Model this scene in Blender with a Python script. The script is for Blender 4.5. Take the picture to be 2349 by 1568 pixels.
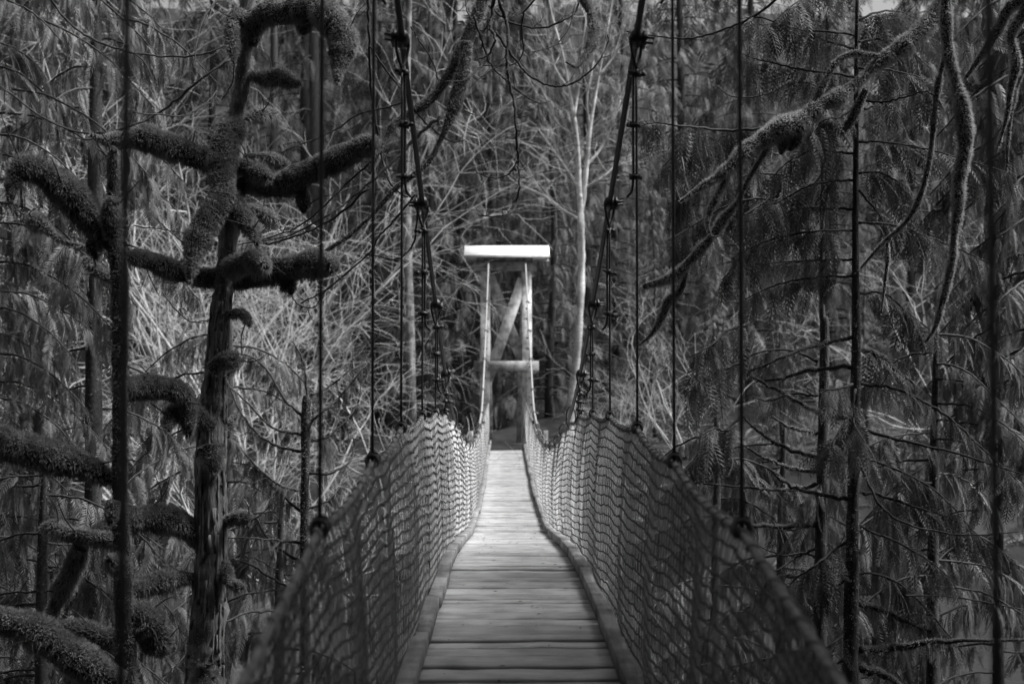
import bpy, math, random
import numpy as np
import os
os_dbg = 'DBG' in os.environ

# ------------------------------------------------------------------ camera, sky, sun, exposure
for o in list(bpy.data.objects):
    bpy.data.objects.remove(o)
S = bpy.context.scene
C = S.collection
CZ = 5.2                      # eye height above the water (m)
TH = 0.0331                   # camera pitch, upwards
FP = 3262.0                   # focal length in pixels of a 2349 px wide picture (50 mm lens)
cd = bpy.data.cameras.new('camera'); cam = bpy.data.objects.new('camera', cd); C.objects.link(cam)
cam.location = (0, 0, CZ); cam.rotation_euler = (math.pi/2 + TH, 0, 0)
cd.lens = 50; cd.sensor_width = 36; cd.clip_start = 0.05; cd.clip_end = 1500
cd.dof.use_dof = True; cd.dof.focus_distance = 11.2; cd.dof.aperture_fstop = 2.6
S.camera = cam
W = bpy.data.worlds.new('World'); S.world = W; W.use_nodes = True
SUN_EL, SUN_AZ = math.radians(55), math.radians(98)       # azimuth from +Y towards +X
nt = W.node_tree; bg = nt.nodes['Background']
sk = nt.nodes.new('ShaderNodeTexSky'); sk.sky_type = 'NISHITA'; sk.sun_disc = False
sk.sun_elevation = SUN_EL; sk.sun_rotation = SUN_AZ; sk.air_density = 1.0; sk.dust_density = 4.0
bw = nt.nodes.new('ShaderNodeRGBToBW')                      # a monochrome photograph: neutral sky
nt.links.new(sk.outputs[0], bw.inputs[0]); nt.links.new(bw.outputs[0], bg.inputs[0])
bg.inputs[1].default_value = 0.085
sl = bpy.data.lights.new('sun', 'SUN'); sl.energy = 5.0; sl.angle = math.radians(26); sl.color = (1, 1, 1)
so = bpy.data.objects.new('sun', sl); C.objects.link(so)
so.location = (0, 0, 60)
so.rotation_euler = (math.pi/2 - SUN_EL, 0, math.pi - SUN_AZ)
S.view_settings.view_transform = 'Standard'; S.view_settings.look = 'None'
S.view_settings.gamma = 1.0; S.view_settings.use_curve_mapping = False
S.view_settings.exposure = 1.08
S.render.engine = 'CYCLES'
S.cycles.max_bounces = 5; S.cycles.diffuse_bounces = 3; S.cycles.glossy_bounces = 2
S.cycles.transmission_bounces = 3; S.cycles.transparent_max_bounces = 4

R = np.random.default_rng(7)
random.seed(7)

# ------------------------------------------------------------------ helpers
CTH, STH = math.cos(TH), math.sin(TH)
def P(x, y, d):
    """point at depth d (m) seen at (x, y) of the 2349x1568 picture"""
    a = (x - 1174.5)/FP*d; b = (784 - y)/FP*d
    return np.array([a, d*CTH - b*STH, CZ + d*STH + b*CTH])
CROP = {1: (0, 0, .4794), 2: (751.7, 0, .4794), 3: (1503.3, 0, .4794),
        4: (0, 751.7, .5207), 5: (751.7, 751.7, .5207), 6: (1503.3, 751.7, .5207)}
def path(crop, pts, d0, d1=None, wob=0.0):
    """measured points (x, y, radius) -> world path and radii in metres"""
    ox, oy, k = CROP[crop]
    d1 = d0 if d1 is None else d1
    n = len(pts); out = []; rad = []
    for i, p in enumerate(pts):
        d = d0 + (d1 - d0)*i/max(1, n - 1) + (R.normal()*wob if 0 < i < n - 1 else 0)
        out.append(P(ox + k*p[0], oy + k*p[1], d)); rad.append((p[2] if len(p) > 2 else 4)*k*d/FP)
    return np.array(out), np.array(rad)
def spline(pts, sub, rad=None):
    pts = np.asarray(pts, float)
    if len(pts) < 3: 
        t = np.linspace(0, 1, sub*(len(pts) - 1) + 1)[:, None]
        o = pts[0]*(1 - t) + pts[-1]*t
        return (o, rad[0]*(1 - t[:, 0]) + rad[-1]*t[:, 0]) if rad is not None else o
    q = np.vstack([2*pts[0] - pts[1], pts, 2*pts[-1] - pts[-2]])
    t = np.linspace(0, 1, sub, endpoint=False)[:, None]; out = []; rr = []
    for i in range(len(pts) - 1):
        a, b, c, e = q[i:i+4]
        out.append(.5*((2*b) + (c - a)*t + (2*a - 5*b + 4*c - e)*t**2 + (3*b - a - 3*c + e)*t**3))
        if rad is not None: rr.append(rad[i] + (rad[i+1] - rad[i])*t[:, 0])
    out.append(pts[-1:]); o = np.vstack(out)
    if rad is not None:
        rr.append(np.array(rad[-1:])); return o, np.concatenate(rr)
    return o
def norm(a):
    return a/np.maximum(np.linalg.norm(a, axis=-1, keepdims=True), 1e-9)

class MB:
    def __init__(s): s.v = []; s.q = []; s.t = []; s.n = 0
    def add(s, v, q=None, t=None):
        v = np.asarray(v, np.float32).reshape(-1, 3)
        if q is not None and len(q): s.q.append(np.asarray(q, np.int32).reshape(-1, 4) + s.n)
        if t is not None and len(t): s.t.append(np.asarray(t, np.int32).reshape(-1, 3) + s.n)
        s.v.append(v); s.n += len(v)
    def box(s, c, sz, ax=None, jit=0):
        h = np.array(sz)/2
        v = np.array([[x, y, z] for x in (-1, 1) for y in (-1, 1) for z in (-1, 1)])*h
        if jit: v = v + R.normal(size=v.shape)*jit
        if ax is not None: v = v @ np.array(ax)
        s.add(v + np.array(c), [[0, 1, 3, 2], [4, 6, 7, 5], [0, 4, 5, 1], [2, 3, 7, 6], [0, 2, 6, 4], [1, 5, 7, 3]])
    def beam(s, a, b, w, h, up=(0, 0, 1), jit=0):
        a = np.array(a, float); b = np.array(b, float); f = norm(b - a)
        sd = norm(np.cross(f, up)); u = np.cross(sd, f)
        s.box((a + b)/2, (np.linalg.norm(b - a), w, h), [f, sd, u], jit)
    def bevel_beam(s, a, b, w, h, bev=.012, up=(0, 0, 1)):
        a = np.array(a, float); b = np.array(b, float); f = norm(b - a)
        sd = norm(np.cross(f, up)); u = np.cross(sd, f)
        pr = [(-w/2 + bev, -h/2), (w/2 - bev, -h/2), (w/2, -h/2 + bev), (w/2, h/2 - bev), (w/2 - bev, h/2), (-w/2 + bev, h/2), (-w/2, h/2 - bev), (-w/2, -h/2 + bev)]
        v = [e + sd*x + u*z for e in (a, b) for x, z in pr]
        q = [[i, (i+1) % 8, 8 + (i+1) % 8, 8 + i] for i in range(8)]
        q += [[0, 3, 2, 1], [0, 7, 4, 3], [7, 6, 5, 4], [8, 9, 10, 11], [8, 11, 12, 15], [12, 13, 14, 15]]
        s.add(v, q)
    def tube(s, p, r, sides=6, cap=True, lobes=None, rough=0.0):
        p = np.asarray(p, float); n = len(p)
        r = np.full(n, r) if np.isscalar(r) else np.asarray(r, float)
        tg = norm(np.gradient(p, axis=0))
        ref = np.array([0, 0, 1.0]) if abs(tg[:, 2]).mean() < .8 else np.array([0, 1.0, 0])
        u = norm(np.cross(tg, ref)); w = np.cross(tg, u)
        a = np.arange(sides)*2*math.pi/sides
        if lobes is None:
            rr = r[:, None]*np.ones(sides)
        else:
            k, pitch, amp = lobes
            L = np.concatenate([[0], np.cumsum(np.linalg.norm(np.diff(p, axis=0), axis=1))])
            rr = r[:, None]*(1 + amp*np.cos(k*(a[None] - 2*math.pi*L[:, None]/pitch)))
        if rough: rr = rr*(1 + rough*R.normal(size=rr.shape))
        v = p[:, None] + rr[..., None]*(np.cos(a)[None, :, None]*u[:, None] + np.sin(a)[None, :, None]*w[:, None])
        i = np.arange(n - 1)[:, None]*sides; j = np.arange(sides)[None]; j2 = (j + 1) % sides
        q = np.stack([i + j, i + j2, i + sides + j2, i + sides + j], -1).reshape(-1, 4)
        t = None; vv = v.reshape(-1, 3)
        if cap:
            vv = np.vstack([vv, p[0], p[-1]]); c0 = n*sides
            t = [[(k+1) % sides, k, c0] for k in range(sides)] + [[(n-1)*sides + k, (n-1)*sides + (k+1) % sides, c0 + 1] for k in range(sides)]
        s.add(vv, q, t)
    def place(s, tv, tq, org, fwd, up, sc):
        """copies of a template (x forward, z up) with many transforms"""
        f = norm(np.asarray(fwd, float)); y = norm(np.cross(up, f)); z = np.cross(f, y)
        M = np.stack([f, y, z], 1)*np.asarray(sc, float).reshape(-1, 1, 1)
        v = np.einsum('vk,nkj->nvj', tv, M) + np.asarray(org)[:, None]
        q = (tq[None] + (np.arange(len(v))*len(tv))[:, None, None]).reshape(-1, tq.shape[1])
        if tq.shape[1] == 4: s.add(v, q)
        else: s.add(v, None, q)
    def ntri(s): return sum(len(q) for q in s.q)*2 + sum(len(t) for t in s.t)
    def mesh(s, name, m, smooth=False):
        me = bpy.data.meshes.new(name); v = np.vstack(s.v)
        nq = sum(len(q) for q in s.q); nt_ = sum(len(t) for t in s.t)
        L = np.concatenate([np.vstack(s.q).ravel() if nq else np.zeros(0, np.int32), np.vstack(s.t).ravel() if nt_ else np.zeros(0, np.int32)]).astype(np.int32)
        me.vertices.add(len(v)); me.vertices.foreach_set('co', v.astype(np.float32).ravel())
        me.loops.add(len(L)); me.loops.foreach_set('vertex_index', L)
        me.polygons.add(nq + nt_)
        st = np.concatenate([np.arange(nq)*4, nq*4 + np.arange(nt_)*3]).astype(np.int32)
        me.polygons.foreach_set('loop_start', st)
        if smooth: me.polygons.foreach_set('use_smooth', np.ones(nq + nt_, bool))
        me.update(calc_edges=True); me.validate(verbose=False)
        me.materials.append(m)
        return me
    def obj(s, name, m, parent=None, smooth=False):
        return link(name, s.mesh(name, m, smooth), parent)
TRI = [0]
def link(name, me, parent=None):
    o = bpy.data.objects.new(name, me); C.objects.link(o)
    if parent is not None:
        o.parent = parent
        if parent.type == 'EMPTY' or True:
            o.matrix_parent_inverse = WM(parent).inverted()
    return o
import mathutils
def WM(o):
    m = mathutils.Matrix.LocRotScale(o.location, o.rotation_euler, o.scale)
    return (WM(o.parent) @ o.matrix_parent_inverse @ m) if o.parent else m
def thing(name, label, cat, loc=(0, 0, 0), group=None):
    o = bpy.data.objects.new(name, None); C.objects.link(o); o.location = loc; o.empty_display_size = .2
    return tag(o, label, cat, group)
def tag(o, label, cat, group=None):
    o['label'] = label; o['category'] = cat
    if group: o['group'] = group
    return o
def copy_tree(o, parent=None):
    c = o.copy(); C.objects.link(c)
    if parent is not None:
        c.parent = parent; c.matrix_parent_inverse = o.matrix_parent_inverse.copy()
    for ch in list(o.children): copy_tree(ch, c)
    return c

# ------------------------------------------------------------------ materials (a monochrome picture: greys only)
def nodes(name):
    m = bpy.data.materials.new(name); m.use_nodes = True
    t = m.node_tree; return m, t, t.nodes['Principled BSDF'], t.nodes['Material Output']
def nn(t, kind, **kw):
    n = t.nodes.new('ShaderNode' + kind)
    for k, v in kw.items():
        if hasattr(n, k): setattr(n, k, v)
        else: n.inputs[k.replace('_', ' ')].default_value = v
    return n
def ramp(t, src, a, b, p0=.3, p1=.7):
    r = t.nodes.new('ShaderNodeMapRange'); r.inputs[1].default_value = p0; r.inputs[2].default_value = p1
    r.inputs[3].default_value = a; r.inputs[4].default_value = b
    t.links.new(src, r.inputs[0]); return r.outputs[0]
def mul(t, a, b, op='MULTIPLY'):
    m = t.nodes.new('ShaderNodeMath'); m.operation = op
    for i, x in enumerate((a, b)):
        if isinstance(x, (int, float)): m.inputs[i].default_value = x
        else: t.links.new(x, m.inputs[i])
    return m.outputs[0]
def leafy(name, lo, hi, scale=3.0, rough=.55, trans=.35, spec=.4):
    m, t, b, out = nodes(name)
    g = nn(t, 'NewGeometry'); n = nn(t, 'TexNoise', Scale=scale, Detail=3.0)
    t.links.new(g.outputs['Position'], n.inputs['Vector'])
    oi = nn(t, 'ObjectInfo')
    c = mul(t, ramp(t, n.outputs[0], lo, hi), ramp(t, oi.outputs['Random'], .8, 1.2, 0, 1))
    t.links.new(c, b.inputs['Base Color']); b.inputs['Roughness'].default_value = rough
    b.inputs['Specular IOR Level'].default_value = spec
    tr = nn(t, 'BsdfTranslucent'); t.links.new(c, tr.inputs[0])
    mx = nn(t, 'MixShader'); mx.inputs[0].default_value = trans
    t.links.new(b.outputs[0], mx.inputs[1]); t.links.new(tr.outputs[0], mx.inputs[2])
    t.links.new(mx.outputs[0], out.inputs[0]); return m
def barky(name, lo, hi, sc=(30, 30, 6), bump=.6, rough=.9, patch=None):
    m, t, b, out = nodes(name)
    tc = nn(t, 'TexCoord'); mp = nn(t, 'Mapping'); mp.inputs['Scale'].default_value = sc
    t.links.new(tc.outputs['Object'], mp.inputs[0])
    n = nn(t, 'TexNoise', Scale=1.0, Detail=6.0, Roughness=.7); t.links.new(mp.outputs[0], n.inputs['Vector'])
    c = ramp(t, n.outputs[0], lo, hi, .32, .68)
    if patch:
        n2 = nn(t, 'TexNoise', Scale=patch[0], Detail=4.0); t.links.new(tc.outputs['Object'], n2.inputs['Vector'])
        c = mul(t, c, ramp(t, n2.outputs[0], patch[1], patch[2], .4, .6))
    t.links.new(c, b.inputs['Base Color']); b.inputs['Roughness'].default_value = rough
    b.inputs['Specular IOR Level'].default_value = .2
    bp = nn(t, 'Bump'); bp.inputs['Strength'].default_value = bump; bp.inputs['Distance'].default_value = .02
    t.links.new(n.outputs[0], bp.inputs['Height']); t.links.new(bp.outputs[0], b.inputs['Normal'])
    return m
def woody(name, lo, hi, grain, rough=.75, stain=(.55, 1.1), spec=.3):
    """weathered timber; grain = scale per axis, small along the fibres"""
    m, t, b, out = nodes(name)
    tc = nn(t, 'TexCoord'); oi = nn(t, 'ObjectInfo')
    of = nn(t, 'VectorMath'); of.operation = 'SCALE'; of.inputs[0].default_value = (17, 31, 23)
    t.links.new(oi.outputs['Random'], of.inputs['Scale'])
    ad = nn(t, 'VectorMath'); ad.operation = 'ADD'
    t.links.new(tc.outputs['Object'], ad.inputs[0]); t.links.new(of.outputs[0], ad.inputs[1])
    mp = nn(t, 'Mapping'); mp.inputs['Scale'].default_value = grain; t.links.new(ad.outputs[0], mp.inputs[0])
    n = nn(t, 'TexNoise', Scale=1.0, Detail=5.0, Roughness=.65, Distortion=.3); t.links.new(mp.outputs[0], n.inputs['Vector'])
    n2 = nn(t, 'TexNoise', Scale=5.0, Detail=5.0); t.links.new(ad.outputs[0], n2.inputs['Vector'])
    vo = nn(t, 'TexVoronoi', Scale=9.0); t.links.new(ad.outputs[0], vo.inputs['Vector'])
    c = mul(t, ramp(t, n.outputs[0], lo, hi, .3, .7), ramp(t, n2.outputs[0], stain[0], stain[1], .35, .6))
    c = mul(t, c, ramp(t, vo.outputs['Distance'], .35, 1.0, .03, .085))         # knots and grit
    c = mul(t, c, ramp(t, oi.outputs['Random'], .78, 1.15, 0, 1))
    t.links.new(c, b.inputs['Base Color']); b.inputs['Roughness'].default_value = rough
    b.inputs['Specular IOR Level'].default_value = spec
    bp = nn(t, 'Bump'); bp.inputs['Strength'].default_value = .12; bp.inputs['Distance'].default_value = .004
    t.links.new(n.outputs[0], bp.inputs['Height']); t.links.new(bp.outputs[0], b.inputs['Normal'])
    return m
def plain(name, v, rough=.6, metal=0.0, noise=.3, sc=12.0):
    m, t, b, out = nodes(name)
    tc = nn(t, 'TexCoord'); n = nn(t, 'TexNoise', Scale=sc, Detail=5.0); t.links.new(tc.outputs['Object'], n.inputs['Vector'])
    t.links.new(ramp(t, n.outputs[0], v*(1 - noise), v*(1 + noise)), b.inputs['Base Color'])
    b.inputs['Roughness'].default_value = rough; b.inputs['Metallic'].default_value = metal
    return m
M_moss = leafy('moss', .15, .38, 9.0, .9, .45, .1)
M_lichen = leafy('pale_moss', .34, .66, 9.0, .9, .4, .1)
M_mossbark = barky('mossy_bark', .015, .06, (25, 25, 8), .8, patch=(6.0, .6, 1.4))
M_bark = barky('bark', .02, .07, (26, 26, 5), .8)
M_dead = barky('dead_wood', .07, .25, (34, 34, 3.5), 1.0, patch=(5.0, .5, 1.3))
M_twig = barky('twig_bark', .018, .06, (30, 30, 30), .3)
M_pale = barky('pale_bark', .28, .60, (6, 6, 14), .3, patch=(1.5, .55, 1.05))
M_paletwig = barky('pale_twig', .20, .42, (4, 4, 4), .1)
M_cedar = leafy('cedar_foliage', .03, .15, 2.5, .55, .38, .35)
M_cedar_far = leafy('far_cedar_foliage', .012, .115, 1.3, .6, .25, .4)
M_hem = leafy('hemlock_foliage', .07, .28, 1.2, .6, .4, .4)
M_deck = woody('deck_timber', .27, .38, (3.0, 42, 20), .62, (.72, 1.06))
M_kerb = woody('kerb_timber', .14, .27, (20, 2.2, 20), .7)
M_post = woody('tower_timber', .36, .56, (14, 14, 1.2), .8, (.45, 1.15))
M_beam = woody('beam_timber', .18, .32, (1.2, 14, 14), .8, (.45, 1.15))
M_roof = plain('roof_sheet', .82, .55, 0, .06, 3.0)
M_trim = plain('roof_trim', .30, .7)
M_cable = plain('black_cable', .022, .5, .0, .4, 40)
M_clip = plain('clip_metal', .04, .45, .5, .5, 30)
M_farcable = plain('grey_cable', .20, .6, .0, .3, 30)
M_cord = plain('pale_net_cord', .46, .85, 0, .3, 25)
M_cord2 = plain('dark_net_cord', .05, .85, 0, .4, 25)
M_rope = plain('hand_rope', .2, .9, 0, .5, 35)
M_ground = barky('forest_floor', .005, .022, (3, 3, 3), .8, patch=(.8, .6, 1.3))
m, t, b, out = nodes('river_water'); M_water = m
b.inputs['Base Color'].default_value = (.025, .025, .025, 1); b.inputs['Roughness'].default_value = .06
tc = nn(t, 'TexCoord'); n = nn(t, 'TexNoise', Scale=1.6, Detail=5.0); t.links.new(tc.outputs['Object'], n.inputs['Vector'])
bp = nn(t, 'Bump'); bp.inputs['Strength'].default_value = .35; bp.inputs['Distance'].default_value = .1
t.links.new(n.outputs[0], bp.inputs['Height']); t.links.new(bp.outputs[0], b.inputs['Normal'])

# ------------------------------------------------------------------ the setting: banks, hill, river
def fbm(x, y):
    return (np.sin(x*.31 + 1.3*np.sin(y*.17)) + .5*np.sin(x*.73 + y*.61 + 2) + .3*np.sin(1.7*x - 1.3*y) + .2*np.sin(3.1*x + 2.7*y + 1))/2
PROF_Y = [-400, -40, -6, 3, 8, 13, 15, 33, 36, 40.5, 50, 60, 90, 140, 400]
PROF_Z = [60, 14, CZ-1.6, CZ-2.4, CZ-4.0, 0.25, -.7, -.7, .4, CZ-2.1, CZ-1.4, CZ+1.5, CZ+15, CZ+38, CZ+60]
def ground_z(x, y):
    x = np.asarray(x, float); y = np.asarray(y, float)
    z = np.interp(y + 1.2*np.sin(x*.12), PROF_Y, PROF_Z)
    return z + fbm(x, y)*np.clip(.12 + .02*np.abs(y - 24), 0, 1.5)*np.where((y > 15) & (y < 33), .3, 1)
def grid(name, m, xs, ys, f):
    X, Y = np.meshgrid(xs, ys); Z = f(X, Y); b = MB(); nx = len(xs); ny = len(ys)
    i = np.arange(ny - 1)[:, None]*nx + np.arange(nx - 1)[None]
    b.add(np.stack([X, Y, Z], -1).reshape(-1, 3), np.stack([i, i + 1, i + nx + 1, i + nx], -1).reshape(-1, 4))
    o = b.obj(name, m, None, True); o['kind'] = 'structure'; return o
far_ = np.concatenate([np.linspace(-400, -45, 14), np.linspace(-40, 40, 110), np.linspace(45, 400, 14)])
grid('forest_ground', M_ground, far_, np.concatenate([np.linspace(-400, -12, 14), np.linspace(-8, 64, 120), np.linspace(68, 400, 22)]), ground_z)
grid('river_water', M_water, np.linspace(-400, 400, 9), np.linspace(9, 38, 5), lambda x, y: x*0)

# ------------------------------------------------------------------ the footbridge
DK = np.array([(0, -1.55), (2, -1.48), (4, -1.43), (7.3, -1.42), (8.33, -1.40), (10.8, -1.41), (12.5, -1.46), (14.5, -1.58), (16.75, -1.76),
               (19, -1.93), (21.7, -2.06), (25, -2.12), (29, -2.09), (35, -1.96), (42.4, -1.73), (46, -1.66)])
RP = np.array([(1.2, -.95), (2.06, -.76), (3, -.56), (4.26, -.41), (5.95, -.31), (7.7, -.20), (9.65, -.185), (11.4, -.20), (13.2, -.24), (15.0, -.34),
               (16.8, -.47), (18.6, -.69), (21.7, -.86), (25, -.93), (29, -.89), (33, -.75), (37, -.58), (42, -.42)])
CB = np.array([(1.5, 4.15), (4, 3.22), (7.26, 1.985), (9.5, 1.26), (11.4, .67), (13.3, .12), (15.3, -.30), (20, -.80), (25, -.95), (29, -.84), (32.6, -.45), (37, 1.35), (42.25, 3.86)])
def smooth_interp(T):
    xs = np.linspace(T[0, 0], T[-1, 0], 400); z = np.interp(xs, T[:, 0], T[:, 1])
    k = np.ones(19)/19; zp = np.convolve(np.pad(z, 9, mode='reflect', reflect_type='odd'), k, 'valid')
    return lambda d: np.interp(d, xs, zp)
deck_z = smooth_interp(DK); rope_z0 = smooth_interp(RP); cab_z = smooth_interp(CB)
HANG = np.array([2.06, 4.26, 5.95, 7.6, 9.55, 11.4, 13.3] + [13.3 + 1.85*i for i in range(1, 15)])
def rope_z(d):
    d = np.asarray(d, float); i = np.clip(np.searchsorted(HANG, d) - 1, 0, len(HANG) - 2)
    u = np.clip((d - HANG[i])/(HANG[i+1] - HANG[i]), 0, 1)
    return rope_z0(d) - .045*4*u*(1 - u)
def bx(d): return .079 - .0054*np.asarray(d, float)
def topx(d): return np.interp(d, [0, 14, 24, 42], [.63, .63, .60, .55])
def B(d, x, z):
    d = np.asarray(d, float); return np.stack(np.broadcast_arrays(bx(d) + x, d, CZ + np.asarray(z)), -1)

walk = thing('footbridge_walkway', 'narrow walkway of worn cross planks between low timber kerbs', 'footbridge', (bx(0), 0, CZ - 1.55))
# planks: each one its own object; a few shared meshes
def plank_mesh(w):
    b = MB(); h = .045; L = 1.16; nx = 9; bev = .009
    xs = np.linspace(-L/2, L/2, nx); prof = [(-w/2, -h), (-w/2, -bev), (-w/2 + bev, 0), (w/2 - bev, 0), (w/2, -bev), (w/2, -h)]
    v = []
    e1 = R.normal(size=nx)*.0035; e2 = R.normal(size=nx)*.0035; cz = R.normal(size=nx)*.002
    for i, x in enumerate(xs):
        for k, (y, z) in enumerate(prof):
            v.append((x, y + (e1[i] if k < 3 else e2[i]), z + (cz[i] if 1 <= k <= 4 else 0)))
    q = [[i*6 + k, (i+1)*6 + k, (i+1)*6 + (k+1) % 6, i*6 + (k+1) % 6] for i in range(nx - 1) for k in range(6)]
    e = (nx - 1)*6
    q += [[0, 1, 4, 5], [1, 2, 3, 4], [e+5, e+4, e+1, e], [e+4, e+3, e+2, e+1]]
    b.add(v, q); return b.mesh('plank', M_deck)
PM = [(w, [plank_mesh(w) for _ in range(3)]) for w in (.135, .185, .235, .285)]
d = 0.4
while d < 43.7:
    w, ms = PM[random.choices(range(4), (2.2, 3.2, 3, 1.4))[0]]
    o = link('plank', random.choice(ms)); s = float(deck_z(d + w) - deck_z(d))/w
    o.location = (float(bx(d + w/2)) + random.uniform(-.012, .012), d + w/2, CZ + float(deck_z(d + w/2)) + random.uniform(-.008, .006))
    o.rotation_euler = (math.atan(s) + random.gauss(0, .03), random.gauss(0, .004), .0054 + random.gauss(0, .006) + (math.pi if random.random() < .5 else 0))
    if abs(o.rotation_euler[2]) > 2: o.rotation_euler[0] *= -1
    o.parent = walk; o.matrix_parent_inverse = WM(walk).inverted()
    d += w + random.choice((.018, .03, .04, .048, .056))
# kerb timbers, end to end and a little stepped
for sgn in (-1, 1):
    d = 1.0 + .4*sgn
    while d < 43:
        L = random.choice((1.3, 1.7, 2.1)) if d < 22 else 1.9
        e = min(d + L, 45); xo = sgn*(.475 + .052) + random.gauss(0, .008); w = .088
        b = MB(); z0, z1 = float(deck_z(d)), float(deck_z(e)); lift = random.uniform(0, .012) + .045
        b.bevel_beam(B(d + .018, xo, z0 + lift), B(e - .018, xo + random.gauss(0, .004), z1 + lift), w, .08, .006)
        b.obj('kerb_timber', M_kerb, walk); d = e
for sgn in (-1, 1):                                   # deck cables and cross bearers below the planks
    b = MB(); ds = np.linspace(.4, 46, 120); b.tube(B(ds, sgn*.40, deck_z(ds) - .075), .02, 6)
    b.obj('deck_cable', M_cable, walk, True)
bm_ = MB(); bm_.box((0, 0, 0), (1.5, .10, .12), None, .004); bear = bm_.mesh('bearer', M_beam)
for h in HANG[1:]:
    o = link('bearer', bear); o.location = (float(bx(h)), h, CZ + float(deck_z(h)) - .165)
    o.parent = walk; o.matrix_parent_inverse = WM(walk).inverted()
for sgn, dd in ((-1, 26.5), (1, 26.8)):               # short stakes standing at the low point of the span
    b = MB(); z = float(deck_z(dd))
    b.bevel_beam(B(dd, sgn*.69, z - .2), B(dd, sgn*.70, z + 1.33), .09, .09, .006, (0, 1, 0)); b.obj('stake', M_dead, walk)

b = MB()                                              # scraps of bark and leaf lying on the planks
n_ = 240; ld = R.uniform(5, 30, n_)**1.0; lx = R.uniform(-.45, .45, n_); org = B(ld, lx, deck_z(ld) + .008)
a_ = R.uniform(0, 6.28, n_); lv = np.array([[0, 0, 0], [.5, .22, .1], [1, 0, .05], [.5, -.22, .1]]); 
b.place(lv, np.array([[0, 1, 2, 3]]), org, np.stack([np.cos(a_), np.sin(a_), 0*a_], -1), np.tile([0, 0, 1.0], (n_, 1)), R.uniform(.008, .045, n_)**1.0)
o = b.obj('leaf_scraps', M_twig, walk); o['kind'] = 'stuff'
# side nets
def net(sgn, label):
    root = thing('side_net', label, 'rope net', B(2.0, sgn*.6, -1.48), 'rope nets along the walkway')
    ds = [1.3]
    while ds[-1] < 42.2: ds.append(ds[-1] + (.058 if ds[-1] < 22 else .07))
    ds = np.array(ds) ; n = len(ds); rows = 19
    jd = R.normal(size=n)*.004
    k = np.linspace(0, 1, rows + 1)
    D = ds[:, None] + jd[:, None] + R.normal(size=(n, rows + 1))*.0018 + .05*np.sin(ds*1.1)[:, None]*np.sin(k*3.1)[None]
    zt = rope_z(ds); zb = deck_z(ds) + .03
    # net sags out between hangers and in at them: folds
    ph = np.interp(ds, HANG, np.arange(len(HANG)))
    u_ = np.mod(ph + .35 + .08*np.sin(ds), 1.0); fold = -.075*(1 - np.abs(2*u_ - 1)) + .03 + .012*np.sin(ds*2.3 + sgn) - .02*(1 - np.abs(2*np.mod(ds*1.31, 1) - 1))
    xb = .585 + 0*ds; xt = topx(ds)
    Xx = xb[:, None]*(1 - k) + xt[:, None]*k + fold[:, None]*(np.sin(k*math.pi)**.6)[None] + R.normal(size=(n, rows + 1))*.0012
    Zz = zb[:, None]*(1 - k) + zt[:, None]*k + .012*np.sin(ds*9.0)[:, None]*np.sin(k*math.pi) + .004*np.sin(ds*37)[:, None] + R.normal(size=(n, rows + 1))*.0022
    V = np.stack([bx(D) + sgn*Xx, D, CZ + Zz], -1)
    def prism(Pa, Pb, r):
        f = norm(Pb - Pa); u = norm(np.cross(f, np.array([.31, .22, .93]))); w = np.cross(f, u); vs = []
        for a in (0, 2.0944, 4.18879):
            off = r*(math.cos(a)*u + math.sin(a)*w); vs += [Pa + off, Pb + off]
        vs = np.stack(vs, 1)
        q = np.array([[0, 2, 3, 1], [2, 4, 5, 3], [4, 0, 1, 5]])
        return vs.reshape(-1, 3), (q[None] + (np.arange(len(vs))*6)[:, None, None]).reshape(-1, 4)
    b = MB(); b.add(*prism(V[:, :-1].reshape(-1, 3), V[:, 1:].reshape(-1, 3), .0034))
    o = b.obj('upright_cords', M_cord, root, True); o['kind'] = 'stuff'
    b = MB(); off = np.array([-sgn*.0075, 0, 0])
    b.add(*prism((V[:-1] + off).reshape(-1, 3), (V[1:] + off).reshape(-1, 3), .0062))
    o = b.obj('lengthwise_cords', M_cord2, root, True); o['kind'] = 'stuff'
    b = MB(); dd = np.linspace(1.2, 42.2, 420)
    b.tube(B(dd, sgn*topx(dd), rope_z(dd) + .004), .012, 8, True, (3, .07, .16)); b.obj('hand_rope', M_rope, root, True)
    # lashing turns that tie the net to the rope
    b = MB(); L = np.arange(1.3, 42, .0145)
    a = L*2*math.pi/.16
    pts = B(L, sgn*topx(L), rope_z(L) + .012) + np.stack([.0165*np.cos(a), 0*a, .0165*np.sin(a) - .008], -1)*(1 + .25*np.sin(L*9.7))[:, None]
    b.tube(pts, .0038, 4, False); b.obj('lashing', M_rope, root, True)
net(-1, 'pale rope netting on the left of the plank walkway, catching the light')
net(1, 'dark shaded rope netting on the right of the plank walkway')

# main cables with their hangers
def ring(c, rx, ry, ax_u, ax_v, n=14):
    a = np.linspace(0, 2*math.pi, n); return c + np.cos(a)[:, None]*rx*ax_u + np.sin(a)[:, None]*ry*ax_v
clipb = MB()                                         # wire rope clip: saddle, U bolt, two nuts
clipb.box((0, 0, 0), (.045, .022, .026), None, .001)
for s in (-1, 1):
    clipb.tube([(s*.016, 0, -.004), (s*.016, -.05, 0)], .0055, 6); clipb.tube([(s*.016, -.028, 0), (s*.016, -.042, 0)], .0105, 6)
clipb.tube([(-.016, 0, 0), (-.014, .022, 0), (0, .03, 0), (.014, .022, 0), (.016, 0, 0)], .0055, 6)
CLIP = clipb.mesh('clip', M_clip)
clampb = MB()                                        # heavier clamp that grips the main cable
clampb.tube([(0, -.055, 0), (0, -.03, .002), (0, .03, .002), (0, .055, 0)], [.036, .042, .042, .036], 10)
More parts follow.
